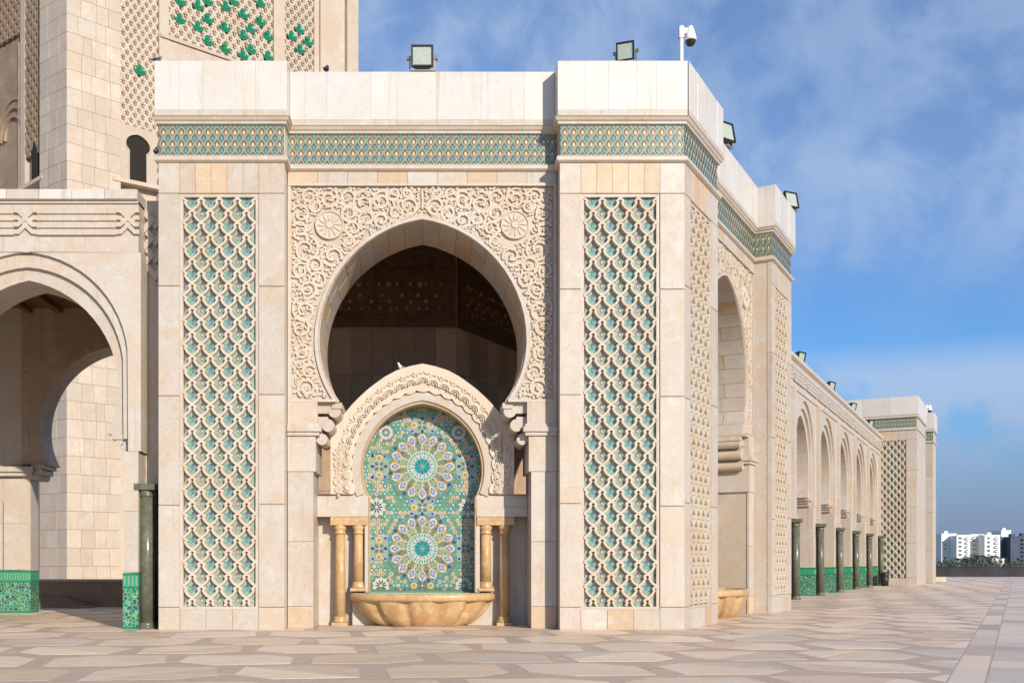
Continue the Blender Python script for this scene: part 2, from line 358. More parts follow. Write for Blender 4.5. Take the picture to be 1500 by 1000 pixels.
def lattice(fr, u0, u1, v0, v1, w0, w1, p, h, hw, mat, parent, name='lattice_rib', hood=False):
    mb = MB(); nc = int(round((u1 - u0) / p)); nr = int(math.ceil((v1 - v0) / h)) + 1
    for sg in (1, -1):
        wt = w1 if sg > 0 else w1 - .16
        for i in range(-2 * nr - nc - 2, 2 * nr + nc + 4):
            if i % 2: continue
            pts = []
            st = i * .5 * p + .5 * p
            for k in range(-1, 2 * nr + 2):
                bu = u0 + st + sg * k * p / 2; bv = v0 - h / 2 + k * h / 2 - h * .15
                if bu < u0 - p or bu > u1 + p: continue
                for fx, fy in CURVE: pts.append((bu + sg * fx * p / 2, bv + fy * h / 2))
            seg = []
            for q in pts + [None]:
                ok = q is not None and u0 - 1.5 <= q[0] <= u1 + 1.5 and v0 - 1.5 <= q[1] <= v1 + 1.5
                if ok: seg.append(q)
                else:
                    if len(seg) > 2: mb.strip(fr, seg, hw, w0, wt, 0, .62)
                    seg = []
    if hood:
        for k in range(-1, 2 * nr + 2):
            for i in range(nc + 1):
                cu = u0 + p * (i + (.5 if k % 2 else 0)); cv = v0 + h * .5 * k - h * .15
                if cu > u1 + 1 or cv - h / 2 < v0 or cv + h / 2 > v1: continue
                q = [(cu, cv - h * .5, w1 - 1.5), (min(cu + p / 2, u1), cv, (w0 + w1) / 2), (cu, cv + h * .5, w0 + 1), (max(cu - p / 2, u0), cv, (w0 + w1) / 2)]
                mb.add([fr(*a) for a in q], [(0, 1, 2, 3)])
    return mb.build(name, mat, parent)
_tile = {}
def tile_mesh(kind):
    """one palmette tile, built once in metres about its own centre: x along the wall, -y outward, z up"""
    if kind in _tile: return _tile[kind]
    fr = Frame(0, 0, 1, 0); mb = MB()
    a, bm_, dk, dr = ((0, 1, 2, 3), (0, 4, 5, 6))[kind]
    mb.prism(fr, [(0, 15), (2.4, 7), (6, 3), (10.6, 2), (8, -6), (0, -15.5), (-8, -6), (-10.6, 2), (-6, 3), (-2.4, 7)], 0, .7, 0)
    mb.flat(fr, [(0, 14), (1.6, 7), (0, 4), (-1.6, 7)], .95, 7)
    for s in (-1, 1):
        mb.flat(fr, [(s * 2.8, 1.2), (s * 7.6, -.4), (s * 5.8, -4.0), (s * 3.2, -2.4)], 1.0, 1 if not kind else 7)
        mb.flat(fr, [(s * 3.0, -4.2), (s * 5.6, -6.6), (s * 1.2, -12)], 1.0, 7 if kind else 1)
    mb.flat(fr, [(0, 3.6), (2.2, .2), (2.3, -4), (0, -8), (-2.3, -4), (-2.2, .2)], 1.15, 2)
    mb.flat(fr, [(0, -.8), (1.7, -3.2), (0, -6.8), (-1.7, -3.2)], 1.4, 6 if kind else 3)
    me = mb.mesh('glazed_tile_%s' % 'ab'[kind], [T_AQUA, T_TURQ, T_PLUM, T_TURQ, T_TURQ, T_RUST, T_CREAM, T_SAGE])
    _tile[kind] = me
    return me
def sebka(fr, u0, u1, v0, v1, wback, parent, cols=4, h=35.5, single=True, hw=2.5, depth=8.2):
    """recessed panel: back, ribs, and one tile in every cell"""
    p = (u1 - u0) / cols
    pan = MB(); pan.box(fr, u0 - 6, u1 + 6, v0 - 6, v1 + 6, wback - 3, wback, 0); back = pan.build('sebka_panel', CARVE, parent)
    lattice(fr, u0, u1, v0, v1, wback + .4, wback + depth, p, h, hw, CARVE, back)
    joined = MB()
    nr = int((v1 - v0) / h * 2) + 2
    for j in range(-1, nr):
        for i in range(cols + 1):
            odd = j % 2
            cu = u0 + p * (i + (0 if odd else .5)); cv = v0 + h / 2 * j - h * .15 + 0.0
            if cu > u1 + .1 or cv > v1 + 2 or cv < v0 - h * .3: continue
            edge = cu < u0 + 1 or cu > u1 - 1
            if single and not edge:
                o = bpy.data.objects.new('glazed_tile', tile_mesh(odd)); COL.objects.link(o)
                M = Matrix.LocRotScale(fr(cu, cv, wback + .3), Matrix.Rotation(fr.ang, 3, 'Z'), Vector((1, 1, 1)))
                L = wloc(back).inverted() @ M; o.location, o.rotation_euler = L.to_translation(), L.to_euler(); o.parent = back
            else:
                ok = lambda q: (min(max(cu + q[0], u0), u1), min(max(cv + q[1], v0), v1))
                joined.flat(fr, [ok(q) for q in ((0, 14), (2.4, 7), (10, 2), (8, -6), (0, -15), (-8, -6), (-10, 2), (-2.4, 7))], wback + .6, 0)
                joined.flat(fr, [ok(q) for q in ((0, 4.4), (2.8, -2), (0, -9.4), (-2.8, -2))], wback + 1.1, 1 + odd)
    joined.build('tile_fragments', [T_AQUA, T_TEAL, T_RUST], back, kind='stuff')
    return back
def relief(fr, inside, box, mirror_u, w0, parent, seed, big=(11, 19), n_big=60, n_small=420, avoid=(), name='carved_scrolls', hgt=4.0):
    """scrolling plant ornament in real relief: spirals first, leaves and tendrils in what is left"""
    rr = random.Random(seed); mb = MB(); placed = []
    u0, u1, v0, v1 = box
    def put(pts, hw, h):
        run = []; hh = hw if isinstance(hw, list) else [hw] * len(pts); rh = []
        for q, k in list(zip(pts, hh)) + [(None, 0)]:
            if q is not None and inside(*q): run.append(q); rh.append(k)
            else:
                if len(run) > 2:
                    mb.strip(fr, run, rh, w0 - .3, w0 + h, 0, .72)
                    if mirror_u is not None: mb.strip(fr, [(2 * mirror_u - a, b) for a, b in run], rh, w0 - .3, w0 + h, 0, .72)
                run = []; rh = []
    def free(c, r, k=.92): return all((c[0] - a) ** 2 + (c[1] - b) ** 2 > (k * (r + q)) ** 2 for a, b, q in placed) and all((c[0] - a) ** 2 + (c[1] - b) ** 2 > (r * .8 + q) ** 2 for a, b, q in avoid)
    tries = 0
    while len(placed) < n_big and tries < 6000:
        tries += 1; r = rr.uniform(*big) * (1 if tries < 2500 else .72); c = (rr.uniform(u0, u1), rr.uniform(v0, v1))
        if not all(inside(c[0] + r * .85 * math.cos(a), c[1] + r * .85 * math.sin(a)) for a in (0, 1.05, 2.1, 3.14, 4.2, 5.25)): continue
        if not free(c, r, .86): continue
        placed.append((*c, r)); sg = rr.choice((-1, 1)); a0 = rr.uniform(0, 6.28); pts = []; N = 34
        for i in range(-7, N + 1):
            t = i / N; rad = r * (1 - .70 * t ** 1.3) if t > 0 else r * (1 - 1.2 * t); an = a0 + sg * (t * 2 * math.pi * 1.2)
            pts.append((c[0] + rad * math.cos(an), c[1] + rad * math.sin(an)))
        put(pts, [1.5 + .8 * min(1, (i + 3) / 12) for i in range(len(pts))], hgt * rr.uniform(.86, 1.0))
        mbp = circle(c[0], c[1], 2.3, 7)
        put(mbp + [mbp[0]], 1.3, hgt * rr.uniform(.9, 1.05))
        for k in range(9):                                     # leaves breaking off the spiral
            t = rr.uniform(-.1, .95); rad = r * (1 - .70 * max(0, t) ** 1.3); an = a0 + sg * t * 2 * math.pi * 1.2
            b = (c[0] + rad * math.cos(an), c[1] + rad * math.sin(an)); da = an + sg * rr.uniform(.4, .8) + (0 if rr.random() < .6 else sg * 2.2); L = rr.uniform(.4, .7) * r; cu = rr.uniform(-.9, .9)
            pp = [(b[0] + L * s * math.cos(da + cu * s), b[1] + L * s * math.sin(da + cu * s)) for s in (0, .2, .4, .6, .8, 1)]
            put(pp, [.7, 1.6, 2.2, 2.1, 1.4, .3], hgt * rr.uniform(.6, .95))
    for k in range(n_small):
        c = (rr.uniform(u0, u1), rr.uniform(v0, v1)); r = rr.uniform(2.8, 6.0)
        if not inside(*c) or not free(c, r, .62): continue
        placed.append((*c, r * .8)); a = rr.uniform(0, 6.28); cu = rr.uniform(.8, 2.4) * rr.choice((-1, 1)); L = r * 2.2
        pp = [(c[0] + L * (s - .5) * math.cos(a + cu * (s - .5)), c[1] + L * (s - .5) * math.sin(a + cu * (s - .5))) for s in (0, .17, .34, .5, .67, .84, 1)]
        put(pp, [.4, 1.3, 2.0, 2.2, 1.9, 1.1, .3], hgt * rr.uniform(.5, .9))
    return mb.build(name, CARVE, parent)
# ================================================================ GROUND
def on_ground(x, y):
    Y = EYE / P * FL / (y - PY); return ((x - PX) / FL * Y, Y)
def build_ground():
    mb = MB(); G = Frame(0, 0, 1, 0)
    mb.add([Vector(q) for q in ((-4000, -300, -.06), (4000, -300, -.06), (4000, 9000, -.06), (-4000, 9000, -.06))], [(0, 1, 2, 3)])
    mb.build('ground', EARTH, None, 'structure')
    plaza = MB(); plaza.add([Vector(q) for q in ((-70, -40, -.0038), (140, -40, -.0038), (140, 129, -.0038), (-70, 129, -.0038))], [(0, 1, 2, 3)])
    pl = plaza.build('plaza_pavement', PAVE_G, None, 'structure')
    # octagon-and-square paving laid along the right-hand arcade, grey bands between pale slabs
    th = math.radians(61); ex = Vector((math.cos(th), math.sin(th))); ey = Vector((-math.sin(th), math.cos(th)))
    edge = on_ground(1435, 951)                                  # the border strip passes here, along ex
    e0 = Vector(edge); A = .90; Wd = A * (1 + math.sqrt(2)); band = .15
    big = []
    def world(p): return e0 + ex * p[0] + ey * p[1]
    tp = math.radians(5); px_ = Vector((math.cos(tp), math.sin(tp))); py_ = Vector((-math.sin(tp), math.cos(tp)))
    def pat(p):                                                  # pattern axes -> border axes
        w = px_ * p[0] + py_ * p[1]; return (w.dot(ex), w.dot(ey))
    def clip(poly, keep):                                        # keep(p) -> signed distance, Sutherland-Hodgman
        out = []
        for i in range(len(poly)):
            a, b = poly[i], poly[(i + 1) % len(poly)]; da, db = keep(a), keep(b)
            if da >= 0: out.append(a)
            if (da >= 0) != (db >= 0):
                t = da / (da - db); out.append((a[0] + (b[0] - a[0]) * t, a[1] + (b[1] - a[1]) * t))
        return out
    rr = random.Random(3)
    for i in range(-40, 46):
        for j in range(-10, 50):
            cx, cy = (i + .5 * (j % 2)) * Wd + .4, (j + .5) * Wd + .28
            w = world(pat((cx, cy)))
            if w.y < 3 or w.y > 122 or w.x < -24 - w.y * .2 or w.x > w.y * .9 + 6: continue
            r = Wd / 2 - band; k8 = r / math.cos(math.pi / 8); d0 = math.pi / 4 if (i + j) % 2 else 3 * math.pi / 4
            octa = []
            for k in range(8):
                an = math.pi / 8 + k * math.pi / 4
                ff = [q for q in (d0, d0 + math.pi) if abs((an - q + math.pi) % (2 * math.pi) - math.pi) < .45]
                if ff:
                    if not octa or octa[-1] != (cx + r * 1.34 * math.cos(ff[0]), cy + r * 1.34 * math.sin(ff[0])): octa.append((cx + r * 1.34 * math.cos(ff[0]), cy + r * 1.34 * math.sin(ff[0])))
                else: octa.append((cx + k8 * math.cos(an), cy + k8 * math.sin(an)))
            if octa[0] == octa[-1]: octa.pop()
            octa = [(x + rr.uniform(-.065, .065), y + rr.uniform(-.065, .065)) for x, y in octa]
            d = w.y; a = d0 + rr.choice((0, math.pi / 2)); cs, sn = math.cos(a), math.sin(a); f = lambda p: (p[0] - cx) * cs + (p[1] - cy) * sn; g = .006
            off = rr.choice((0, 0, .3, -.3)) * r
            for q in (clip(octa, lambda p: f(p) - off - g), clip(octa, lambda p: -(f(p) - off) - g)):
                q = clip([pat(p) for p in q], lambda p: p[1] - .25)
                if len(q) > 2: big.append((d, q, rr.choice((PAVE, PAVE, PAVE, PAVE_T, PAVE_T, PAVE_B))))
            if pat((cx, cy))[1] > 2 and (i + j) % 3 == 0:
                s = A * .30; sx, sy = cx + Wd / 2, cy
                big.append((d + 1, [pat(p_) for p_ in [(sx - band * .8, sy - s), (sx + band * .8, sy - s), (sx + band * .8, sy + s), (sx - band * .8, sy + s)]], PAVE_G))
    # border strip: long dark slabs and pale ones, then a grid of rectangles beyond it
    for k in range(-3, 16):
        c = k * 8.15
        for a, b, m in ((c - 1.45, c + 1.45, PAVE_G), (c + 1.45, c + 4.05, PAVE_B), (c + 4.05, c + 6.7, PAVE)):
            q = [(a + .01, -.22), (b - .01, -.22), (b - .01, .22), (a + .01, .22)]
            if world(q[0]).y > 2: big.append((world((c, 0)).y * .8, q, m))
    for i in range(-30, 110):
        for j in range(0, 26):
            a = i * 1.22 + (j % 2) * .5; b = -.24 - j * .82
            q = [(a + .012, b - .81), (a + 1.21, b - .81), (a + 1.21, b - .012), (a + .012, b - .012)]; w = world(q[0])
            if w.y < 3 or w.y > 124 or (w.x / w.y) * FL + PX > 1640: continue
            big.append((w.y * 1.5, q, PAVE_B if (i * 7 + j * 13) % 9 else PAVE_G))
    def vis(t):
        w = world(t[1][0]); x = w.x / w.y * FL + PX; return (0 if -20 < x < 1520 and 14.2 < w.y else 1, t[0])
    big.sort(key=vis)
    rest = {}
    for k, (d, q, m) in enumerate(big):
        ws = [world(p) for p in q]; top = rr.uniform(-.0012, .0012)
        if k < 290:
            c = sum(ws, Vector((0, 0))) / len(ws); mb = MB()
            vs = [Vector((p.x, p.y, top)) for p in ws] + [Vector((p.x, p.y, -.03)) for p in ws]; n = len(ws)
            mb.add(vs, [tuple(range(n))] + [(i, i + n, (i + 1) % n + n, (i + 1) % n) for i in range(n)])
            mb.build('paving_slab', m, pl)
        else:
            mb = rest.setdefault(m.name + str(k % 3), (MB(), m))[0]; n = len(ws)
            mb.add([Vector((p.x, p.y, top)) for p in ws] + [Vector((p.x, p.y, -.03)) for p in ws], [tuple(range(n))] + [(i, i + n, (i + 1) % n + n, (i + 1) % n) for i in range(n)])
    for mb, m in rest.values(): mb.build('far_paving', m, pl, 'stuff')
build_ground()
# ================================================================ CORNER PAVILION
FF = Frame(-388, 1570, 1, 0)                      # front facade, u from its left end
C30, S30 = math.cos(math.radians(30)), math.sin(math.radians(30))
SF = Frame(383, 1570, S30, C30)                   # side facade, u from the corner
pav = tag(empty('corner_pavilion', (0, 1570 / P + 3, 0)), 'cream marble corner building with tiled friezes, lattice panels and large carved horseshoe arches', 'building')
def plan(fr, u, w): return (fr.o[0] + u * fr.d[0] + w * fr.n[0], fr.o[1] + u * fr.d[1] + w * fr.n[1])
REC = -35
PL, PR = 185.0, 588.0                              # pier edges along a wing, wing length 771
WL = 771.0
wing_path = lambda fr: [plan(fr, *q) for q in ((0, 0), (PL, 0), (PL, REC), (PR, REC), (PR, 0), (WL, 0))]
path = [plan(FF, 0, -170)] + wing_path(FF)[:-1] + [plan(FF, WL, 0)] + wing_path(SF)[1:] + [plan(SF, WL, -170)]
def pavilion_top():
    mb = MB(); mb.sweep(path, [(-14, 738.5), (0, 738.5), (3.2, 739.5), (3.2, 742.5), (5.5, 744.5), (7, 748), (8.5, 749.2), (-14, 749.2)]); mb.build('cornice', MARBLE, pav)
    mb = MB(); mb.sweep(path, [(-14, 683.5), (1.5, 683.5), (5, 686), (5, 691), (2.2, 693.5), (-14, 693.5)]); mb.build('string_course', MARBLE, pav)
    core = MB()
    for fr in (FF, SF):
        segs = ((-4 if fr is FF else -1, PL + 4, 6.5), (PL + 4.2, PR - 4.2, REC + 6.5), (PR - 4, WL + (1 if fr is FF else 4), 6.5))
        for k, (a, b, w) in enumerate(segs): core.box(fr, a, b, 749.4, 829, w - (60 if k != 1 else 30), w)
    pc = core.build('parapet', WHITE, pav)
    for fr in (FF, SF):
        for a, b, w, cuts in ((-4 if fr is FF else -2.5, PL + 4, 6.5, 5), (PL + 4.2, PR - 4.2, REC + 6.5, 7), (PR - 4, WL + (2.5 if fr is FF else 4), 6.5, 5)):
            xs = [a] + sorted(a + (b - a) * (i + R.uniform(-.22, .22)) / cuts for i in range(1, cuts)) + [b]
            for x0, x1 in zip(xs, xs[1:]):
                slab(fr, x0, x1, 757.5, 829.3, w, w + 1.2, WHITE, pc, g=.07)
            n2 = max(2, cuts - 2)
            for i in range(n2): slab(fr, a + (b - a) * i / n2, a + (b - a) * (i + 1) / n2, 749.6, 757.5, w, w + 1.2, MARBLE, pc, g=.07)
        # tiles between the mouldings; the wall behind them
        bk = MB(); bk.box(fr, 0, PL, 684, 748, -40, -3); bk.box(fr, PR, WL, 684, 748, -40, -3); bk.box(fr, PL, PR, 684, 748, -90, REC - 3); bk.build('frieze_wall', MARBLE, pav)
        frieze(fr, 1, PL - 1, 694, 738.3, -1, pav); frieze(fr, PL + .5, PR - .5, 694, 738.3, REC - 1, pav); frieze(fr, PR + 1, WL - 1, 694, 738.3, -1, pav)
    for fr, u, rot in ((SF, PR, 1),):                          # the return of the second side pier carries tiles too
        rf = Frame(*plan(fr, u, REC), -fr.n[0] * -1, -fr.n[1] * -1)
        rf = Frame(*plan(fr, u - .6, REC), fr.n[0], fr.n[1])
        frieze(rf, 1, 34, 694, 738.3, -.2, pav)
pavilion_top()
def pier(fr, a, b, corner):
    """one pier: marble slabs round a recessed lattice panel"""
    cr = MB(); cr.box(fr, a + 1, b - 1, 0, 684, -70, -9); core = cr.build('pier', MARBLE, pav)
    pu0, pu1 = a + 31, a + 147
    M = lambda: PEACH if R.random() < .14 else MARBLE
    for x0, x1 in ((a, pu0), (pu1, b)):
        ys = [0, 33, 33 + R.uniform(148, 158), 345 + R.uniform(-5, 5), 505 + R.uniform(-8, 8), 639, 683.5]
        for y0, y1 in zip(ys, ys[1:]): slab(fr, x0, x1, y0, y1, -9, 0, MARBLE if y0 > 0 else M(), core)
    n = 5
    for i in range(n): slab(fr, pu0 + (pu1 - pu0) * i / n, pu0 + (pu1 - pu0) * (i + 1) / n, 639, 683.5, -9, 0, PEACH if (R.random() < .45 or fr is FF and a > 300) else MARBLE, core)
    for i in range(3): slab(fr, pu0 + (pu1 - pu0) * i / 3, pu0 + (pu1 - pu0) * (i + 1) / 3, 0, 30, -9, 0, PEACH if R.random() < .3 else MARBLE, core)
    lip = MB()
    for x0, x1, y0, y1 in ((pu0, pu0 + 5, 30, 639), (pu1 - 5, pu1, 30, 639), (pu0 + 5, pu1 - 5, 634, 639), (pu0 + 5, pu1 - 5, 30, 34)): lip.box(fr, x0, x1, y0, y1, -8.8, -2.2)
    lip.build('panel_frame', MARBLE, core)
    sebka(fr, pu0 + 5, pu1 - 5, 34, 634, -8.7, pav)
    foot = MB(); foot.box(fr, a + .5, b - .5, -2, .25, -30, .8); foot.build('base_joint', BROWN, core)
for fr in (FF, SF):
    pier(fr, 0, PL, False); pier(fr, PR, WL, True)
def bay(fr, seed):
    uc = (PL + PR) / 2; B = fr.shift(uc); H = (PR - PL) / 2
    ap = arch(155.6, 432, 183, 339)
    a_foot = ap[0][0]
    w = MB(); w.prism(B, wall_with_arch(-H - 6, H + 6, 339, 684, ap), -172, REC - 4.5); wall = w.build('arch_wall', MARBLE, pav)
    # intrados stones and the plain lip of the arch
    lip = MB(); lip.strip(B, arch(159, 432, 183.4, 341), 3.6, REC - 5, REC - .8, 0, .7); lip.build('arch_lip', MARBLE, wall)
    pts = arch(155.3, 432, 182.7, 340, 40)
    L = [0]
    for p, q in zip(pts, pts[1:]): L.append(L[-1] + math.hypot(q[0] - p[0], q[1] - p[1]))
    N = 26
    for k in range(N):
        for w0, w1 in ((-170, -105), (-104, REC - 6)) if k % 2 else ((-170, -125), (-124, -80), (-79, REC - 6)):
            s0, s1 = L[-1] * k / N + .35, L[-1] * (k + 1) / N - .35; seg = []
            def P_(s):
                for i in range(len(L) - 1):
                    if L[i + 1] >= s: t = (s - L[i]) / (L[i + 1] - L[i]); return (pts[i][0] + (pts[i + 1][0] - pts[i][0]) * t, pts[i][1] + (pts[i + 1][1] - pts[i][1]) * t)
                return pts[-1]
            seg = [P_(s0 + (s1 - s0) * t / 4) for t in range(5)]; c = (0, 440); th = 1.2 + R.uniform(-.3, .3)
            inn = [(x + (c[0] - x) * th / math.hypot(x - c[0], y - c[1]), y + (c[1] - y) * th / math.hypot(x - c[0], y - c[1])) for x, y in seg]
            m = MB(); m.prism(B, seg + inn[::-1], w0, w1); m.build('arch_stone', MARBLE if R.random() < .75 else PEACH, wall)
    # border of the carved field
    brd = MB()
    brd.box(B, -H, H, 662, 665.5, REC - 4.4, REC + 1.2); brd.box(B, -H, -H + 5, 341, 662, REC - 4.4, REC); brd.box(B, H - 5, H, 341, 662, REC - 4.4, REC)
    brd.box(B, -H, a_foot - 4, 339, 343, REC - 4.4, REC + .8); brd.box(B, -a_foot + 4, H, 339, 343, REC - 4.4, REC + .8); brd.build('field_border', MARBLE, wall)
    n = 9
    for i in range(n): slab(B, -H + 2 * H * i / n, -H + 2 * H * (i + 1) / n, 665.6, 683.4, REC - 4.4, REC, MARBLE if i % 3 else PEACH, wall)
    Rr = (155.6 ** 2 + 183 ** 2) / (2 * 155.6)
    def inside(u, v):
        if not (-H + 7 < u < H - 7 and 345 < v < 660): return False
        x = abs(u)
        if v >= 432:
            k = Rr ** 2 - (v - 432) ** 2
            return k <= 0 or x > 155.6 - Rr + math.sqrt(k) + 10 or v > 432 + 183 + 10
        return x > math.sqrt(max(0, 155.6 ** 2 - (v - 432) ** 2)) + 10
    av = [(-139, 604, 25), (139, 604, 25)]
    relief(B, lambda u, v: u < -3.2 and inside(u, v), (-H, 0, 345, 660), 0.0, REC - 4.5, wall, seed, avoid=av, n_big=110, n_small=5000)
    stem = MB(); stem.strip(B, [(0, 628), (0, 640), (0, 652), (0, 659)], [2.2, 1.2, 2.4, .8], REC - 4.7, REC - 1.2, 0, .6); stem.build('carved_stem', CARVE, wall)
    for s in (-1, 1):
        md = MB(); c = (s * 139, 604)
        md.prism(B, circle(*c, 22, 28), REC - 4.4, REC - 1.6); md.strip(B, circle(*c, 20.4, 28), 1.5, REC - 1.7, REC + .3, 0, .5, True)
        for k in range(12):
            a = 2 * math.pi * k / 12; md.strip(B, [(c[0] + r * math.cos(a + t), c[1] + r * math.sin(a + t)) for r, t in ((6, 0), (10, .12), (14, .05), (17.5, 0))], [.6, 1.9, 2.2, .4], REC - 1.7, REC + .1, 0, .4)
        md.prism(B, circle(*c, 5, 12), REC - 1.5, REC + .2); md.build('medallion', CARVE, wall)
        # jamb, impost and the scrolled corbel that carries the arch foot
        jb = MB(); X = lambda a, b: (min(s * a, s * b), max(s * a, s * b))
        j0, j1 = X(164.5, H + 2); jb.box(B, j0, j1, 0, 235, -130, REC - 4); jamb = jb.build('jamb', MARBLE, pav)
        ys = [0, 33, 130, 235]
        j0, j1 = X(163, H)
        for y0, y1 in zip(ys, ys[1:]): slab(B, j0, j1, y0, y1, REC - 4, REC, MARBLE if y0 else PEACH, jamb)
        ib = MB(); j0, j1 = X(159.5, H); ib.box(B, j0, j1, 235, 288, -131, REC + 1.5); ib.build('impost_block', MARBLE, jamb)
        lb = MB(); j0, j1 = X(154, H); k0, k1 = X(151, H)
        lb.box(B, j0, j1, 288.2, 294, -133, REC + 5); lb.box(B, k0, k1, 294, 301, -134, REC + 8); lb.box(B, j0, j1, 301, 306, -133, REC + 4); lb.build('impost_moulding', MARBLE, jamb)
        nb = MB(); j0, j1 = X(157, H); nb.box(B, j0, j1, 306.2, 338.8, -132, REC + 1); nb.build('neck_block', MARBLE, jamb)
        cb = MB()
        for (cu, cv, r) in ((151, 284, 8.5), (142, 305, 9.5), (132, 326, 9.5)):
            cb.prism(B, [(s * x, y) for x, y in circle(cu, cv, r, 16)], -122, REC - 9, 0, True)
            cb.prism(B, [(s * x, y) for x, y in ((cu, cv - 3), (cu, cv + 13), (168, cv + 13), (168, cv - 3))], -121, REC - 10)
        cb.prism(B, [(s * x, y) for x, y in ((121, 338.6), (121, 330), (136, 330), (136, 338.6))], -123, REC - 7)
        cb.build('scroll_corbel', MARBLE, jamb)
        foot = MB(); j0, j1 = X(162, H + 1); foot.box(B, j0, j1, -2, .25, -128, REC + .8); foot.build('base_joint', BROWN, jamb)
bay(FF, 11); bay(SF, 12)
def pavilion_inside():
    u_in = 771 - math.tan(math.radians(30)) * 549
    wl = MB(); wl.box(FF, -60, u_in, 0, 740, -575, -549); s0 = math.tan(math.radians(30)) * 549 * -1
    # side inner wall starts where the two inner faces meet
    wl.box(SF, 318, WL, 0, 740, -575, -549.3); wall = wl.build('inner_wall', INNER, pav)
    for fr, a, b in ((FF, 40, u_in), (SF, 318, WL)):
        n = 10; us = [a + (b - a) * i / n for i in range(n + 1)]
        for r_, (y0, y1) in enumerate(((0, 120), (120, 240), (240, 355), (355, 470), (470, 560))):
            for i in range(n): slab(fr, us[i], us[i + 1], y0, y1, -549, -546.5, INNER, wall, 'wall_slab', .25)
    wf = MB()
    for fr, a, b in ((FF, -60, u_in - 2), (SF, 320, WL)):
        wf.box(fr, a, b, 584, 668, -548.8, -541); wf.box(fr, a, b, 578, 584, -548.8, -537); wf.box(fr, a, b, 563, 578, -548.8, -543)
        wf.box(fr, a, b, 668, 675, -548.8, -535); wf.box(fr, a, b, 675, 700, -548.8, -541); wf.box(fr, a, b, 700, 712, -548.8, -530)
    fz = wf.build('wooden_frieze', WOOD, pav)
    st = MB(); rr = random.Random(5)
    for fr, a, b in ((FF, -20, u_in - 20), (SF, 345, WL - 20)):
        k = 0; x = a
        while x < b:
            for cy, r in ((646, 5.5 if k % 3 == 0 else 3), (624 if k % 2 else 612, 4), (598, 2.6)):
                st.prism(fr, circle(x + rr.uniform(-5, 5), cy, r, 8), -541.5, -539.6)
            x += 19; k += 1
    st.build('painted_rosettes', WOOD_G, fz, 'stuff')
    en = MB(); en.box(SF, WL - 14, WL - 1, 0, 740, -549, -71); en.box(FF, 1, 14, 652, 740, -549, -71); en.build('end_wall', INNER, pav)
    G = lambda g, e: [(-388 + e, 1570 + g), (383 - math.tan(math.radians(30)) * g, 1570 + g), plan(SF, WL - e, -g)]
    a = G(78, 16); b = G(610, 16)
    rf = MB(); poly = [*a, *reversed(b)]; n = len(poly)
    vs = [Vector((x / P, y / P, z / P)) for z in (746, 713) for x, y in poly]
    rf.add(vs, [tuple(range(n)), tuple(range(2 * n - 1, n - 1, -1))] + [(i, (i + 1) % n, (i + 1) % n + n, i + n) for i in range(n)]); rf.build('roof', WOOD, pav)
pavilion_inside()
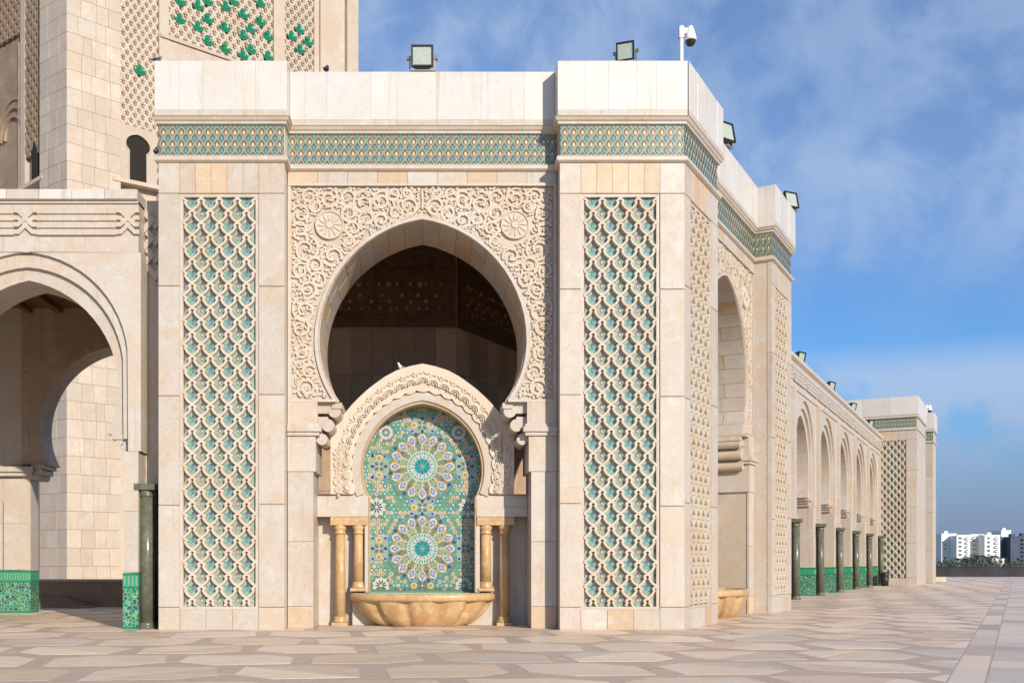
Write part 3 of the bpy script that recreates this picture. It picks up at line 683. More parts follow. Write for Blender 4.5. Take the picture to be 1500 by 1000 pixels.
# ================================================================ WALL FOUNTAINS
def fountain(fr, label, group, out_=0.0):
    uc = (PL + PR) / 2; B = fr.shift(uc); W0 = -106.0
    root = tag(empty('wall_fountain', B(0, 0, W0), fr.ang), label, 'fountain', group)
    op = arch(94, 243, 104.5, 199); op = [(-83, 52)] + op + [(83, 52)]
    out = [(-163, 170), (-163, 205)] + [(-143, 205), (-143, 292), (-150, 296), (-151, 306), (-145, 311), (-144, 319), (-139, 326), (-132, 329), (-122, 330)]
    top = [(-119, 333), (-109, 345), (-97, 357), (-85, 368), (-72, 378), (-57, 388.5), (-40, 397.5), (-20, 404), (0, 408)]; top = top + [(-x, y) for x, y in reversed(top[:-1])]
    outer = out + top + [(-x, y) for x, y in reversed(out)]
    poly = outer + [(90, 170), (90, 52)] + list(reversed(op)) + [(-90, 52), (-90, 170)]
    body = MB(); body.prism(B, poly, W0 - 46, W0); sur = body.build('arch_surround', MARBLE, root)
    # plain back wall between the column pairs, down to the floor
    for s in (-1, 1):
        m = MB(); x = sorted((s * 85.5, s * 166)); m.box(B, x[0], x[1], 0, 169.5, W0 - 46, W0 - 26); m.build('side_panel', MARBLE, root)
    m = MB(); m.box(B, -110, 110, 0, 51, W0 - 46, W0 - 12 + out_); m.build('basin_wall', MARBLE, root)
    # smooth inner moulding and carved outer band
    im = MB(); im.strip(B, arch(103.5, 243, 115, 204), 8.6, W0 - .5, W0 + 4, 0, .75); im.build('inner_moulding', MARBLE, sur)
    W0b = W0; W0 = W0 + 7.0
    ip = arch(113, 243, 125.5, 205.5, 60); sc_ = []; acc = 0.0
    for k_, (x_, y_) in enumerate(ip):
        if k_: acc += math.hypot(x_ - ip[k_ - 1][0], y_ - ip[k_ - 1][1])
        dd = Vector((-x_, 262 - y_)).normalized() * (4.6 * abs(math.sin(acc / 19.5 * math.pi)) ** .7); sc_.append((x_ + dd.x, y_ + dd.y))
    ring = MB(); ring.prism(B, [p for p in outer if p[1] >= 205] + [(113, 205)] + sc_[::-1] + [(-113, 205)], W0b + .2, W0); ring.build('scalloped_band', CARVE, sur)
    cv = MB(); pts = arch(126, 238, 149, 205, 30); Ls = [0]
    for p, q in zip(pts, pts[1:]): Ls.append(Ls[-1] + math.hypot(q[0] - p[0], q[1] - p[1]))
    def at(s):
        for i in range(len(Ls) - 1):
            if Ls[i + 1] >= s: t = (s - Ls[i]) / (Ls[i + 1] - Ls[i]); p, q = pts[i], pts[i + 1]; return (p[0] + (q[0] - p[0]) * t, p[1] + (q[1] - p[1]) * t), math.atan2(q[1] - p[1], q[0] - p[0])
        return pts[-1], 0
    N = 25
    for k in range(N):
        (cu, cw), a = at(Ls[-1] * (k + .5) / N); nx, ny = -math.sin(a), math.cos(a); tx, ty = math.cos(a), math.sin(a)
        loc = lambda x, y: (cu + tx * x + nx * y, cw + ty * x + ny * y)
        for r_, h in ((8.6, 3.0), (5.4, 4.4)):
            q = [loc(r_ * math.cos(t), -9 + r_ * math.sin(t)) for t in [math.pi * i / 9 for i in range(10)]]
            cv.strip(B, q, 1.5 if r_ > 6 else 1.3, W0 - .3, W0 + h * 1.25 - .01 * k, 0, .5)
        cv.prism(B, [loc(2.6 * math.cos(t), -8 + 3 * math.sin(t)) for t in [math.pi * i / 5 for i in range(6)]], W0 - .2, W0 + 3)
        cv.strip(B, [loc(*q) for q in ((-8.5, 2), (-6, 6), (-2, 7.5), (1, 5.6))], [.6, 1.5, 1.6, .5], W0 - .3, W0 + 2.6, 0, .5)
        cv.strip(B, [loc(*q) for q in ((8.5, 2), (6, 6), (3.4, 7.8))], [.6, 1.5, .6], W0 - .3, W0 + 2.3, 0, .5)
        (c2, d2), a2 = at(Ls[-1] * k / N if k else .1)
        n2 = (-math.sin(a2), math.cos(a2)); cv.prism(B, circle(c2 + n2[0] * 8.5, d2 + n2[1] * 8.5, 2.2, 8), W0 - .3, W0 + 2.2)
    cv.build('carved_band', CARVE, sur)
    for s in (-1, 1):
        W0 = W0b + 7.0
        def ins(u, v, s=s): return 137 > s * u > 112 and 207 < v < 282
        relief(B, ins, (sorted((s * 112, s * 137))[0], sorted((s * 112, s * 137))[1], 207, 282), None, W0, sur, 21 + s, big=(7, 11), n_big=8, n_small=60, hgt=2.6, name='carved_leaf')
        W0 = W0b
        ib = MB(); x = sorted((s * 84.6, s * 164)); ib.box(B, x[0], x[1], 170.2, 184, W0 - 40, W0 + 3); ib.box(B, x[0], x[1], 184.2, 203, W0 - 40, W0 + 1.4); ib.build('impost', MARBLE, sur)
    # columns: two pairs
    for s in (-1, 1):
        for u, v0 in ((s * 129, 0), (s * 100, 54)):
            c = MB(); w = W0 - 10
            c.lathe(B, u, w, [(0, v0 + 14), (8.6, v0 + 14), (7.4, 146), (0, 146)], 18); col = c.build('column', OCHRE, root)
            b = MB(); b.box(B, u - 12.5, u + 12.5, v0, v0 + 5, w - 12.5, w + 12.5); b.lathe(B, u, w, [(0, v0 + 5), (11.5, v0 + 5), (12, v0 + 7), (10, v0 + 9.5), (10.5, v0 + 11.5), (8.8, v0 + 14.5), (0, v0 + 14.5)], 18); b.build('base', OCHRE, col)
            k = MB(); k.lathe(B, u, w, [(0, 143), (8.4, 143), (9.6, 145), (8, 147), (8.6, 150), (13, 157), (0, 157)], 18); k.box(B, u - 14.5, u + 14.5, 157, 169.6, w - 14, w + 13); k.build('capital', OCHRE, col)
    # zellige panel
    WM = W0 - 36
    mo = MB(); mo.box(B, -96, 96, 50, 352, WM - 8, WM); mos = mo.build('mosaic_panel', T_GROUT, root)
    fr_ = MB(); fr_.strip(B, op, 1.6, W0 - 1, W0 + 1.2, 0, .5); fr_.build('gilt_edge', OCHRE, sur)
    def hw(v):
        if v < 185: return 84
        Rr = (94 ** 2 + 104.5 ** 2) / 188
        if v < 243: return math.sqrt(max(1, 94 ** 2 - (v - 243) ** 2))
        k = Rr ** 2 - (v - 243) ** 2; return 94 - Rr + math.sqrt(k) if k > 0 else -1
    ok = lambda u, v: 54 < v < 348 and abs(u) < hw(v) + 4
    names = [T_WHITE, T_LAV, T_NAVY, T_GREEN, T_OCHRE, T_DTEAL, T_TEAL, T_LGREEN, T_CREAM, T_PLUM, T_TURQ, T_GROUT]
    IX = {m.name[6:]: i for i, m in enumerate(names)}; IX['ground'] = IX['sage_ground']
    z = MB(); cnt = [0]
    def pc(poly, c, lvl=1):
        if all(ok(*q) for q in poly): cnt[0] += 1; z.flat(B, poly, WM + .25 * lvl + (cnt[0] % 7) * .008, IX[c])
    def kite(cx, cy, a, r0, r1, h, f=.6):
        ca, sa = math.cos(a), math.sin(a); t = r0 + (r1 - r0) * f
        return [(cx + r * ca - x * sa, cy + r * sa + x * ca) for r, x in ((r0, 0), (t, -h), (r1, 0), (t, h))]
    blocked = []
    petal_me = None
    for cy in (252.0, 121.0):
        blocked.append((0, cy, 57))
        pc(circle(0, cy, 55.5, 32), 'teal', .1); pc(circle(0, cy, 54, 32), 'ground', .2); pc(circle(0, cy, 25, 32), 'white', .5); pc(circle(0, cy, 13, 24), 'teal', 1)
        for k in range(10): pc(kite(0, cy, 2 * math.pi * (k + .5) / 10, 3, 12.6, 2.4, .7), 'deep_teal', 2)
        pc(circle(0, cy, 2.6, 8), 'ochre', 3)
        for k in range(32):
            a = 2 * math.pi * k / 32; pc(kite(0, cy, a, 13.5, 17, 1.0, .5), 'navy' if k % 2 else 'white', 2)
            pc(kite(0, cy, a, 17.5, 24.5, 1.5, .5), 'green' if k % 2 else 'turquoise', 2)
        for k in range(16):
            a = 2 * math.pi * k / 16
            pc(kite(0, cy, a, 24.5, 34, 2.6, .5), 'cream', 1.2); pc(kite(0, cy, a, 27, 31, 1.1, .5), 'green', 2)
            b_ = a + math.pi / 16
            pc(kite(0, cy, b_, 24, 49, 5.0, .45), 'ochre', .7); pc(kite(0, cy, b_, 25.5, 47, 4.0, .45), 'light_green' if k % 2 else 'ground', 1); pc(kite(0, cy, a, 28, 54.5, 8.2, .68), 'ochre', .62)
            for r_ in (33, 38): pc(kite(0, cy, b_, r_ - 1.6, r_ + 1.6, 1.5, .5), 'teal' if r_ < 35 else 'navy', 2)
            # ring of large white petals with lavender hearts: pieces of their own
            m = MB(); ca, sa = math.cos(a), math.sin(a)
            tr = lambda q: (q[0] * ca - q[1] * sa, cy + q[0] * sa + q[1] * ca)
            m.flat(B, [tr(q) for q in ((33, 0), (40, -4.4), (46, -6.3), (50, -4.8), (52, 0), (50, 4.8), (46, 6.3), (40, 4.4))], WM + .55, 0)
            m.flat(B, [tr(q) for q in ((37, 0), (43.5, -4.3), (49.6, 0), (43.5, 4.3))], WM + .85, 2); m.flat(B, [tr(q) for q in ((38.8, 0), (43.5, -3.1), (48, 0), (43.5, 3.1))], WM + 1.15, 1)
            m.build('petal_tile', [T_WHITE, T_LAV, T_NAVY], mos)
            pc(kite(0, cy, b_, 48, 55.5, 3.0, .55), 'turquoise' if k % 2 else 'navy', 2)
    def cross(cx, cy, v):
        blocked.append((cx, cy, 17)); pc(circle(cx, cy, 20, 8, math.pi / 8), 'ochre', .13); pc(circle(cx, cy, 19, 8, math.pi / 8), 'light_green', .15)
        for k in range(4): pc(kite(cx, cy, math.pi / 4 + k * math.pi / 2, 1.5, 9.5, 2.5, .6), 'plum', 2)
        pc(circle(cx, cy, 1.9, 6), 'white', 3)
        for k in range(2):
            a = k * math.pi + (math.pi / 2 if v else 0); c = (cx + 13.5 * math.cos(a), cy + 13.5 * math.sin(a)); pc(circle(*c, 5.2, 8), 'cream', 1); pc(circle(*c, 3.4, 6), 'ochre', 2)
        for sx in (-1, 1):
            for sy in (-1, 1):
                c = (cx + sx * (10.5 if v else 17), cy + sy * (17 if v else 10.5)); a = math.atan2(c[1] - cy, c[0] - cx)
                pc(kite(cx, cy, a, 14, 24, 4.2, .55), 'lavender', 1); pc(kite(cx, cy, a, 16, 22, 2.3, .55), 'navy', 2)
        for k in range(2): pc(kite(cx, cy, k * math.pi + (0 if v else math.pi / 2), 6, 14, 3, .6), 'navy', 1.2)
    for cy in (186.5, 318, 62): cross(0, cy, False)
    for cy in (252, 121): cross(-69, cy, True); cross(69, cy, True)
    def flower(cx, cy, r=17):
        blocked.append((cx, cy, r)); pc(circle(cx, cy, r, 12), 'light_green', .3)
        for k in range(10):
            a = 2 * math.pi * (k + .5) / 10; pc(kite(cx, cy, a, 3.5, r, 3.7, .62), 'white', 1); pc(kite(cx, cy, a + math.pi / 10, 2.5, r * .62, 1.3, .6), 'navy', 2)
        pc(circle(cx, cy, 2.6, 8), 'cream', 2.5)
    for sx in (-1, 1): flower(sx * 73, 187); flower(sx * 66, 62, 15); flower(sx * 58, 306, 12)
    rr = random.Random(9); cand = []
    y = 56
    row = 0
    while y < 346:
        for i in range(-15, 16): cand.append((abs(i + .5 * (row % 2)) * 7.0 * (1 if i >= 0 else -1), y))
        y += 6.1; row += 1
    for cu, cvv in cand:
        key = random.Random(int(abs(cu) * 10) * 7919 + int(cvv * 10))
        if any((cu - a) ** 2 + (cvv - b) ** 2 < (r + 1.6) ** 2 for a, b, r in blocked) or not ok(cu, cvv): continue
        t = key.random()
        if t < .52:
            pc(circle(cu, cvv, 3.9, 6, math.pi / 6), 'ochre', .6); pc(circle(cu, cvv, 3.1, 6, math.pi / 6), 'white' if t < .3 else 'cream', 1); pc(circle(cu, cvv, 1.4, 6), key.choice(('ochre', 'plum', 'green', 'navy')), 2)
            for k in range(3): pc(kite(cu, cvv, math.pi / 2 + k * 2 * math.pi / 3, 3.0, 5.6, .9, .5), 'teal', 1.4)
        elif t < .8: pc(circle(cu, cvv, 3.9, 4), 'green', .6); pc(circle(cu, cvv, 2.9, 4), 'light_green', 1); pc(circle(cu, cvv, 1.4, 4), 'navy' if t < .66 else 'teal', 2)
        else: pc(circle(cu, cvv, 3.2, 8), 'teal', 1); pc(circle(cu, cvv, 1.9, 4), 'white', 2)
    z.build('zellige', names, mos, 'stuff')
    for gy in range(56, 346, 4):
        for gx in range(0, 96, 4):
            key = random.Random(gx * 977 + gy); x = gx + 2 * ((gy // 4) % 2)
            if any((x - abs(a)) ** 2 + (gy - b) ** 2 < (r + .5) ** 2 for a, b, r in blocked): continue
            cc = key.choice(('white', 'light_green', 'teal', 'ochre', 'cream', 'green', 'turquoise', 'navy', 'white', 'light_green'))
            for sx in ((-1, 1) if x else (1,)): pc(circle(sx * x, gy, key.choice((1.3, 1.6, 2.0)), 4), cc, .45)
    st = MB(); st.box(B, -84, 84, 47.5, 53.2, WM, WM + 5); st.build('green_sill', T_GREEN, root)
    # scalloped basin
    A0, A1 = math.pi * 0, math.pi
    lob = lambda a: 1 - .10 * abs(math.cos(a * 6.0 + math.pi / 2)) ** 6
    prof = [(70, 1), (80, 5), (93, 15), (104, 28), (110.5, 40)]
    wb = W0 - 12 + out_
    bs = MB(); bs.lathe(B, 0, wb, prof, 108, 0, 0, math.pi, lambda r, v, a: (r * (.94 + .06 * lob(a)) * (lob(a)), r * .58 * lob(a))); bas = bs.build('basin', OCHRE, root)
    rm = MB(); el = lambda k: (lambda r, v, a: (r * k, r * k * .58)); rm.lathe(B, 0, wb, [(98, 38), (112.5, 39.5), (114.5, 43), (114.5, 47), (112, 51), (105, 51.5), (102, 50), (100, 40)], 64, 0, 0, math.pi, el(1)); rm.build('rim', OCHRE, bas)
    wt = MB(); wt.lathe(B, 0, wb, [(0, 42), (101, 42)], 48, 0, 0, math.pi, el(1)); wt.build('water', WATER, bas)
    ft = MB(); ft.lathe(B, 0, wb, [(0, 0), (66, 0), (72, 1.5), (0, 1.5)], 48, 0, 0, math.pi, el(1)); ft.build('foot', BROWN, bas)
    return root
WATER = plain('water', (.05, .10, .09), .03)
fountain(FF, 'wall fountain with colourful star mosaic and scalloped ochre basin under the large front arch', 'wall fountains under the pavilion arches')
fountain(SF, 'wall fountain mostly hidden inside the right-hand side arch, only its basin edge showing', 'wall fountains under the pavilion arches', 50.0)
# ================================================================ ARCADES
def interlace(fr, u0, u1, knots, v0, w, parent, hgt=2.2):
    """four raised bands that cross in knots"""
    lv = [v0 + 10.5 * i for i in range(4)]; b = MB(); K = 34
    edges = [u0] + [k for k in knots for _ in (0, 1)] + [u1]
    spans = []
    x = u0
    for k in knots: spans.append((x, k - K / 2)); x = k + K / 2
    spans.append((x, u1))
    for a, c in spans:
        if c - a < 4: continue
        for i, y in enumerate(lv): b.box(fr, a, c, y - 4.3, y + 4.3, w - .4, w + hgt - .03 * i)
    for n, k in enumerate(knots):
        perm = (2, 3, 0, 1)
        for i in range(4):
            y0, y1 = lv[i], lv[perm[i]]; d = abs(y1 - y0); m = (K - d) / 2
            b.strip(fr, [(k - K / 2 - .2, y0), (k - K / 2 + m, y0), (k + K / 2 - m, y1), (k + K / 2 + .2, y1)], 3.3, w - .4, w + hgt + 1.3 * (i % 2) - .04 * i + .1, 0, .9)
    return b.build('interlace_band', MARBLE, parent)
def green_column(fr, u, w, top, parent):
    c = MB(); c.lathe(fr, u, w, [(0, 9), (11.4, 9), (10.6, top - 18), (0, top - 18)], 16); col = c.build('column', GREENM, parent)
    b = MB(); b.lathe(fr, u, w, [(0, 0), (14.5, 0), (14.5, 3.5), (12, 5), (12.8, 7.5), (10.4, 10), (0, 10)], 16); b.build('base', GREENM, col)
    k = MB(); k.lathe(fr, u, w, [(0, top - 19), (11.5, top - 19), (12, top - 16.5), (10, top - 15), (14, top - 9), (0, top - 9)], 16); k.box(fr, u - 15.5, u + 15.5, top - 9.2, top, w - 15.5, w + 15.5); k.build('capital', GREENM, col)
    return col
def dado(fr, u0, u1, w, depth, parent):
    b = MB(); b.box(fr, u0, u1, 0, 60, w - depth, w, 0); b.box(fr, u0 - .3, u1 + .3, 60, 63, w - depth - .3, w + .5, 1); b.box(fr, u0 - .2, u1 + .2, 63, 80, w - depth, w + .2, 2)
    b.box(fr, u0 - .4, u1 + .4, 80, 83, w - depth - .3, w + .7, 1); b.box(fr, u0 - .4, u1 + .4, 0, 3, w - depth - .3, w + .7, 1)
    n = max(2, int((u1 - u0) / 5))
    for i in range(n):
        x = u0 + (u1 - u0) * (i + .5) / n; b.box(fr, x - .9, x + .9, 64.5, 78.5, w, w + .5, 3)
    return b.build('tiled_dado', [DADO, T_EMER, T_GREEN, T_LGREEN], parent)
def arcade_arch(fr, c, wf, th, thing, top=655, full=True):
    """one horseshoe opening: three stepped orders, wall above"""
    B = fr.shift(c); hp = 171
    o1 = arch(152, 398, 162, 283); o2 = arch(143.5, 386, 153, 283); o3 = arch(134.6, 358, 163, 291)
    w = MB()
    P1 = [(-hp, 264), (-hp, top), (hp, top), (hp, 264), (152, 264)] + list(reversed([(-152, 283)] + [p for p in o1 if p[1] > 398] + [(152, 283)])) + [(-152, 264)]
    w.prism(B, P1, wf - 24, wf); wall = w.build('arch_wall', MARBLE, thing)
    def band(po, pi, w0, w1, name, steps):
        po = [p for p in po]; m = MB()
        m.prism(B, po + list(reversed(pi)), w0, w1); m.build(name, MARBLE, wall)
    a2 = [(-153, 283)] + [p for p in arch(153, 398, 163, 283) if p[1] > 398] + [(153, 283)]
    i2 = [(-143.5, 283)] + [p for p in o2 if p[1] > 386] + [(143.5, 283)]
    band(a2, i2, wf - 32, wf - 6, 'outer_order', 0)
    a3 = [(-145, 291)] + [p for p in arch(145, 386, 155, 291) if p[1] > 386] + [(145, 291)]
    band(a3, o3, wf - th, wf - 13, 'inner_order', 0)
    for s in (-1, 1):
        cb = MB(); X = lambda a, b: sorted((s * a, s * b))
        x = X(124, 153); cb.box(B, x[0], x[1], 283, 291, wf - th, wf - 11)
        for cu, cv_, r in ((136, 280, 6.5), (143, 271, 6.5)):
            cb.prism(B, [(s * a, b) for a, b in circle(cu, cv_, r, 12)], wf - th + 4, wf - 13, 0, True)
        x = X(137, 153); cb.box(B, x[0], x[1], 276, 283, wf - th + 3, wf - 14)
        x = X(144, 153); cb.box(B, x[0], x[1], 264, 277, wf - th + 3, wf - 14)
        cb.build('arch_corbel', MARBLE, wall)
    return wall
def pilaster(fr, c, hw_, wf, th, thing, g=21):
    """pier between two arches: marble shaft on a green tiled foot, a green column before it, strip above"""
    p = MB()
    for a, b in ((c - hw_, c - g), (c + g, c + hw_)):
        p.box(fr, a, b, 84, 264, wf - th, wf - 4); p.box(fr, a + 1, b - 1, 0, 83, wf - th + 1, wf - 5)
    p.box(fr, c - g + .1, c + g - .1, 0, 264, wf - th + 2, wf - 34); pr = p.build('pier', MARBLE, thing)
    for a, b in ((c - hw_, c - g), (c + g, c + hw_)):
        for y0, y1 in ((84, 175), (175, 264)): slab(fr, a, b, y0, y1, wf - 4, wf - 1, MARBLE, pr)
        dado(fr, a - .6, b + .6, wf + .2, th + .6, pr)
    hd = MB(); hd.box(fr, c - g + .1, c + g - .1, 217, 263.8, wf - 34, wf - 1.5); hd.build('slot_head', MARBLE, pr)
    return pr
# ---- right-hand arcade
A29 = math.radians(29); RF = Frame(1187, 3247, math.sin(A29), math.cos(A29))
rarc = tag(empty('right_arcade', RF(400, 0)), 'long cream arcade of five stepped horseshoe arches with green columns running away on the right', 'arcade')
PIT = 411.0
def right_arcade():
    TOP = 662
    cs = [PIT * (k + .5) for k in range(-3, 4)]
    for c in cs:
        arcade_arch(RF, c, 6, 95, rarc, TOP - 92)
    for k in range(-2, 5):
        u = PIT * k
        f = MB(); f.box(RF, u - PIT / 2 + 171, u + PIT / 2 - 171, 264, TOP - 92, -60, 5.6); f.build('pier_wall', MARBLE, rarc)
        # projecting strip carried by the column
        st = MB(); st.box(RF, u - 16, u + 16, 216.3, TOP - 94, -18, 15); st.box(RF, u - 18, u + 18, 216.2, 226, -18, 18); st.build('pilaster_strip', MARBLE, rarc)
        pilaster(RF, u, 59, 6, 95, rarc)
        green_column(RF, u, 15, 216, rarc)
    e = MB(); e.box(RF, 4 * PIT + 34, 4 * PIT + 240, 0, TOP - 93, -70, 5); e.build('end_wall', MARBLE, rarc)
    u0, u1 = -2.62 * PIT, 4 * PIT + 210
    m = MB()
    m.box(RF, u0, u1, TOP - 91.8, TOP - 88, -60, 9); m.box(RF, u0, u1, TOP - 88, TOP - 12, -60, 5.6); m.box(RF, u0, u1, TOP - 12, TOP, -60, 12); m.box(RF, u0, u1, TOP - 16, TOP - 12, -60, 9); cor = m.build('cornice', MARBLE, rarc)
    interlace(RF, u0, u1, [PIT * k / 2 for k in range(-4, 9)], TOP - 66, 5.6, cor, 5)
    bw = MB(); bw.box(RF, u0, u1, 0, TOP - 5, -560, -520); bw.box(RF, u0, u1, TOP - 45, TOP - 12, -521, -61); wall = bw.build('rear_wall', MARBLE, rarc)
    for i in range(int((u1 - u0) / 90)):
        for y in (0, 130, 260, 390): slab(RF, u0 + 90 * i, u0 + 90 * i + 90, y, y + 130, -520, -517, MARBLE, wall, 'wall_slab', .4)
right_arcade()
# ---- left-hand arcade (gallery)
LF = Frame(0, 1594, 1, 0)
larc = tag(empty('left_arcade', LF(-600, 0)), 'cream marble gallery at the left edge with stepped arch, interlaced band and green tiled pier', 'arcade')
def left_arcade():
    TOP = 651
    for c in (-591, -591 - PIT):
        arcade_arch(LF, c, 0, 90, larc, TOP - 92)
    for c in (-591 - PIT / 2,):
        f = MB(); f.box(LF, c - 35, c + 35, 264, TOP - 92, -60, -1); f.build('pier_wall', MARBLE, larc); pilaster(LF, c, 52, 0, 95, larc); green_column(LF, c, 15, 216, larc)
    # pier beside the pavilion: lit shaft, then a deep slot with two columns
    s0 = LF.at(202.5, 500)[0]
    p = MB(); p.box(LF, -446, s0, 84, 264, -90, -4); p.box(LF, -445, s0 - 1, 0, 83, -89, -5); p.box(LF, -420.2, s0, 264, TOP - 92, -90, -.3); pr = p.build('pier', MARBLE, larc)
    for y0, y1 in ((84, 175), (175, 264)): slab(LF, -446, s0, y0, y1, -4, -.6, MARBLE, pr)
    dado(LF, -446.6, s0 + .4, .5, 90.6, pr)
    sl = MB(); sl.box(LF, s0 + .2, -372, 216, TOP - 1, -90, -42); sl.box(LF, s0 + .2, -372, 0, 216, -90, -60); slot = sl.build('slot_wall', MARBLE, larc)
    dado(LF, s0 + .8, -372, -59, 6, slot)
    green_column(LF, s0 + 9.5, -14, 216, larc); green_column(LF, s0 + 31, -30, 216, larc)
    # chevrons hanging in the slot, continuing the band
    cv = MB()
    for k in range(4):
        y = 612 - 26 * k; cv.strip(LF, [(s0 - 2, y + 22), (s0 + 16, y), (s0 + 34, y + 22)], 5, -42.4, -36 - .3 * k, 0, .9)
    for k in range(3):
        y = 606 - 26 * k; cv.strip(LF, [(s0 - 2, y - 4), (s0 + 12, y + 12)], 4.4, -42.4, -34 - .3 * k, 0, .9); cv.strip(LF, [(s0 + 20, y + 12), (s0 + 34, y - 4)], 4.4, -42.4, -35 - .3 * k, 0, .9)
    cv.build('chevron_relief', MARBLE, slot)
    u0 = -1200
    m = MB(); m.box(LF, u0, s0, TOP - 92, TOP - 15.2, -60, -1.5); m.box(LF, u0, s0, TOP - 15, TOP, -60, 5); m.box(LF, u0, s0, TOP - 19, TOP - 15, -60, 1.5); cor = m.build('cornice', MARBLE, larc)
    interlace(LF, u0, s0 - 2, [-591 - PIT, -591 - PIT / 2, -591, s0 - 15], TOP - 62, -1.5, cor, 4.2)
    sb = [u0 + (s0 - u0) * i / 16 for i in range(17)]
    for i in range(16): slab(LF, sb[i], sb[i + 1], TOP - 14.5, TOP + .4, 5, 6.6, WHITE if i % 3 else MARBLE, cor, 'coping_slab', .3)
    # rear row of the gallery, its roof and ceiling
    WR = -513
    ap = arch(134.6, 358, 163, 291)
    for c in (-620, -620 - PIT):
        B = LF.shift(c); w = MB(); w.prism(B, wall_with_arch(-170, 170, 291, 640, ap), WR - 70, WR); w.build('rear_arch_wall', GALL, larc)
        for s in (-1, 1):
            cb = MB(); x = sorted((s * 124, s * 150)); cb.box(B, x[0], x[1], 283, 290.8, WR - 68, WR + 3)
            for cu, q in ((136, 278), (143, 268)): cb.prism(B, [(s * a, b) for a, b in circle(cu, q, 7, 12)], WR - 66, WR + 1, 0, True)
            x = sorted((s * 142, s * 168)); cb.box(B, x[0], x[1], 262, 283, WR - 66, WR + 2); cb.build('arch_corbel', MARBLE, larc)
    for c in (-620 - PIT / 2, -620 + PIT / 2, -620 - 1.5 * PIT):
        f = MB(); f.box(LF, c - 35.5, c + 35.5, 262, 640, WR - 70, WR - .5); f.build('pier_wall', MARBLE, larc); pilaster(LF, c, 54, WR + 2, 44, larc, 1)
        ld = MB(); ld.box(LF, c - 60, c + 60, 268, 276, WR - 50, WR + 12); ld.box(LF, c - 64, c + 64, 276, 286, WR - 50, WR + 17); ld.build('impost_moulding', MARBLE, larc)
    ew = MB(); ew.box(LF, u0, u0 + 12, 0, 640, WR - 66, -62); ew.build('end_wall', GALL, larc)  # added wall out of view, keeps sky light out of the open end
    rf = MB(); rf.box(LF, u0, -386, 610, 646, WR - 70, -61); rf.build('roof', WOOD, larc)
    cl = MB(); cl.box(LF, u0, -386, 598, 609.5, WR, -61)
    for i in range(14): cl.box(LF, u0 + 60 * i, u0 + 60 * i + 12, 588, 598, WR, -61)
    cl.build('wooden_ceiling', WOOD, larc)
    for i in range(9):
        for y in (430, 500): slab(LF, -760 + 34 * i, -726 + 34 * i, y + 20, y + 88, WR - 1, WR + 1.0, INNER, larc, 'wall_slab', .3) if False else None
left_arcade()
# ================================================================ FAR PAVILION
FP = Frame(2006, 4791, C30, -S30)
fpav = tag(empty('far_pavilion', FP(90, 0)), 'cream pavilion with lattice panel and tiled frieze at the far end of the arcade', 'building')
def far_pavilion():
    def block(fr, a, b, depth, panel):
        c = MB(); c.box(fr, a, b, 0, 684, -depth, -9); core = c.build('pier', MARBLE, fpav)
        if panel is not None:
            p0, p1 = panel
            for x0, x1 in ((max(a, p0 - 40), p0), (p1, b)):
                for y0, y1 in zip((0, 33, 185, 345, 505, 639), (33, 185, 345, 505, 639, 683)): slab(fr, x0, x1, y0, y1, -9, 0, MARBLE, core)
            for i in range(4):
                slab(fr, p0 + (p1 - p0) * i / 4, p0 + (p1 - p0) * (i + 1) / 4, 639, 683, -9, 0, PEACH if i == 1 else MARBLE, core); slab(fr, p0 + (p1 - p0) * i / 4, p0 + (p1 - p0) * (i + 1) / 4, 0, 31, -9, 0, MARBLE, core)
            sebka(fr, p0 + 3, p1 - 3, 31, 639, -8.7, fpav, single=False, hw=3.0)
        else:
            for y0, y1 in zip((0, 160, 345, 520), (160, 345, 520, 683)): slab(fr, a, b, y0, y1, -9, 0, MARBLE, core)
        m = MB(); m.box(fr, a - 3, b + 4, 683.5, 693.5, -depth, 5); m.box(fr, a - 3, b + 6, 738.5, 749, -depth, 7); m.box(fr, a, b, 693.5, 738.5, -depth, -3); m.build('cornice', MARBLE, fpav)
        frieze(fr, a + 1, b - 1, 694, 738.2, -1, fpav)
        q = MB(); q.box(fr, a - 4, b + 6, 749.2, 829, -depth, 7); par = q.build('parapet', WHITE, fpav)
        n = max(2, int((b - a) / 48))
        for i in range(n): slab(fr, a - 4 + (b - a + 10) * i / n, a - 4 + (b - a + 10) * (i + 1) / n, 749.4, 829.3, 7, 9, WHITE, par)
    block(FP, -150, 183, 400, (20, 140))
    F2 = Frame(2330, 5321, C30, -S30); block(F2, 0, 183, 150, None)
far_pavilion()
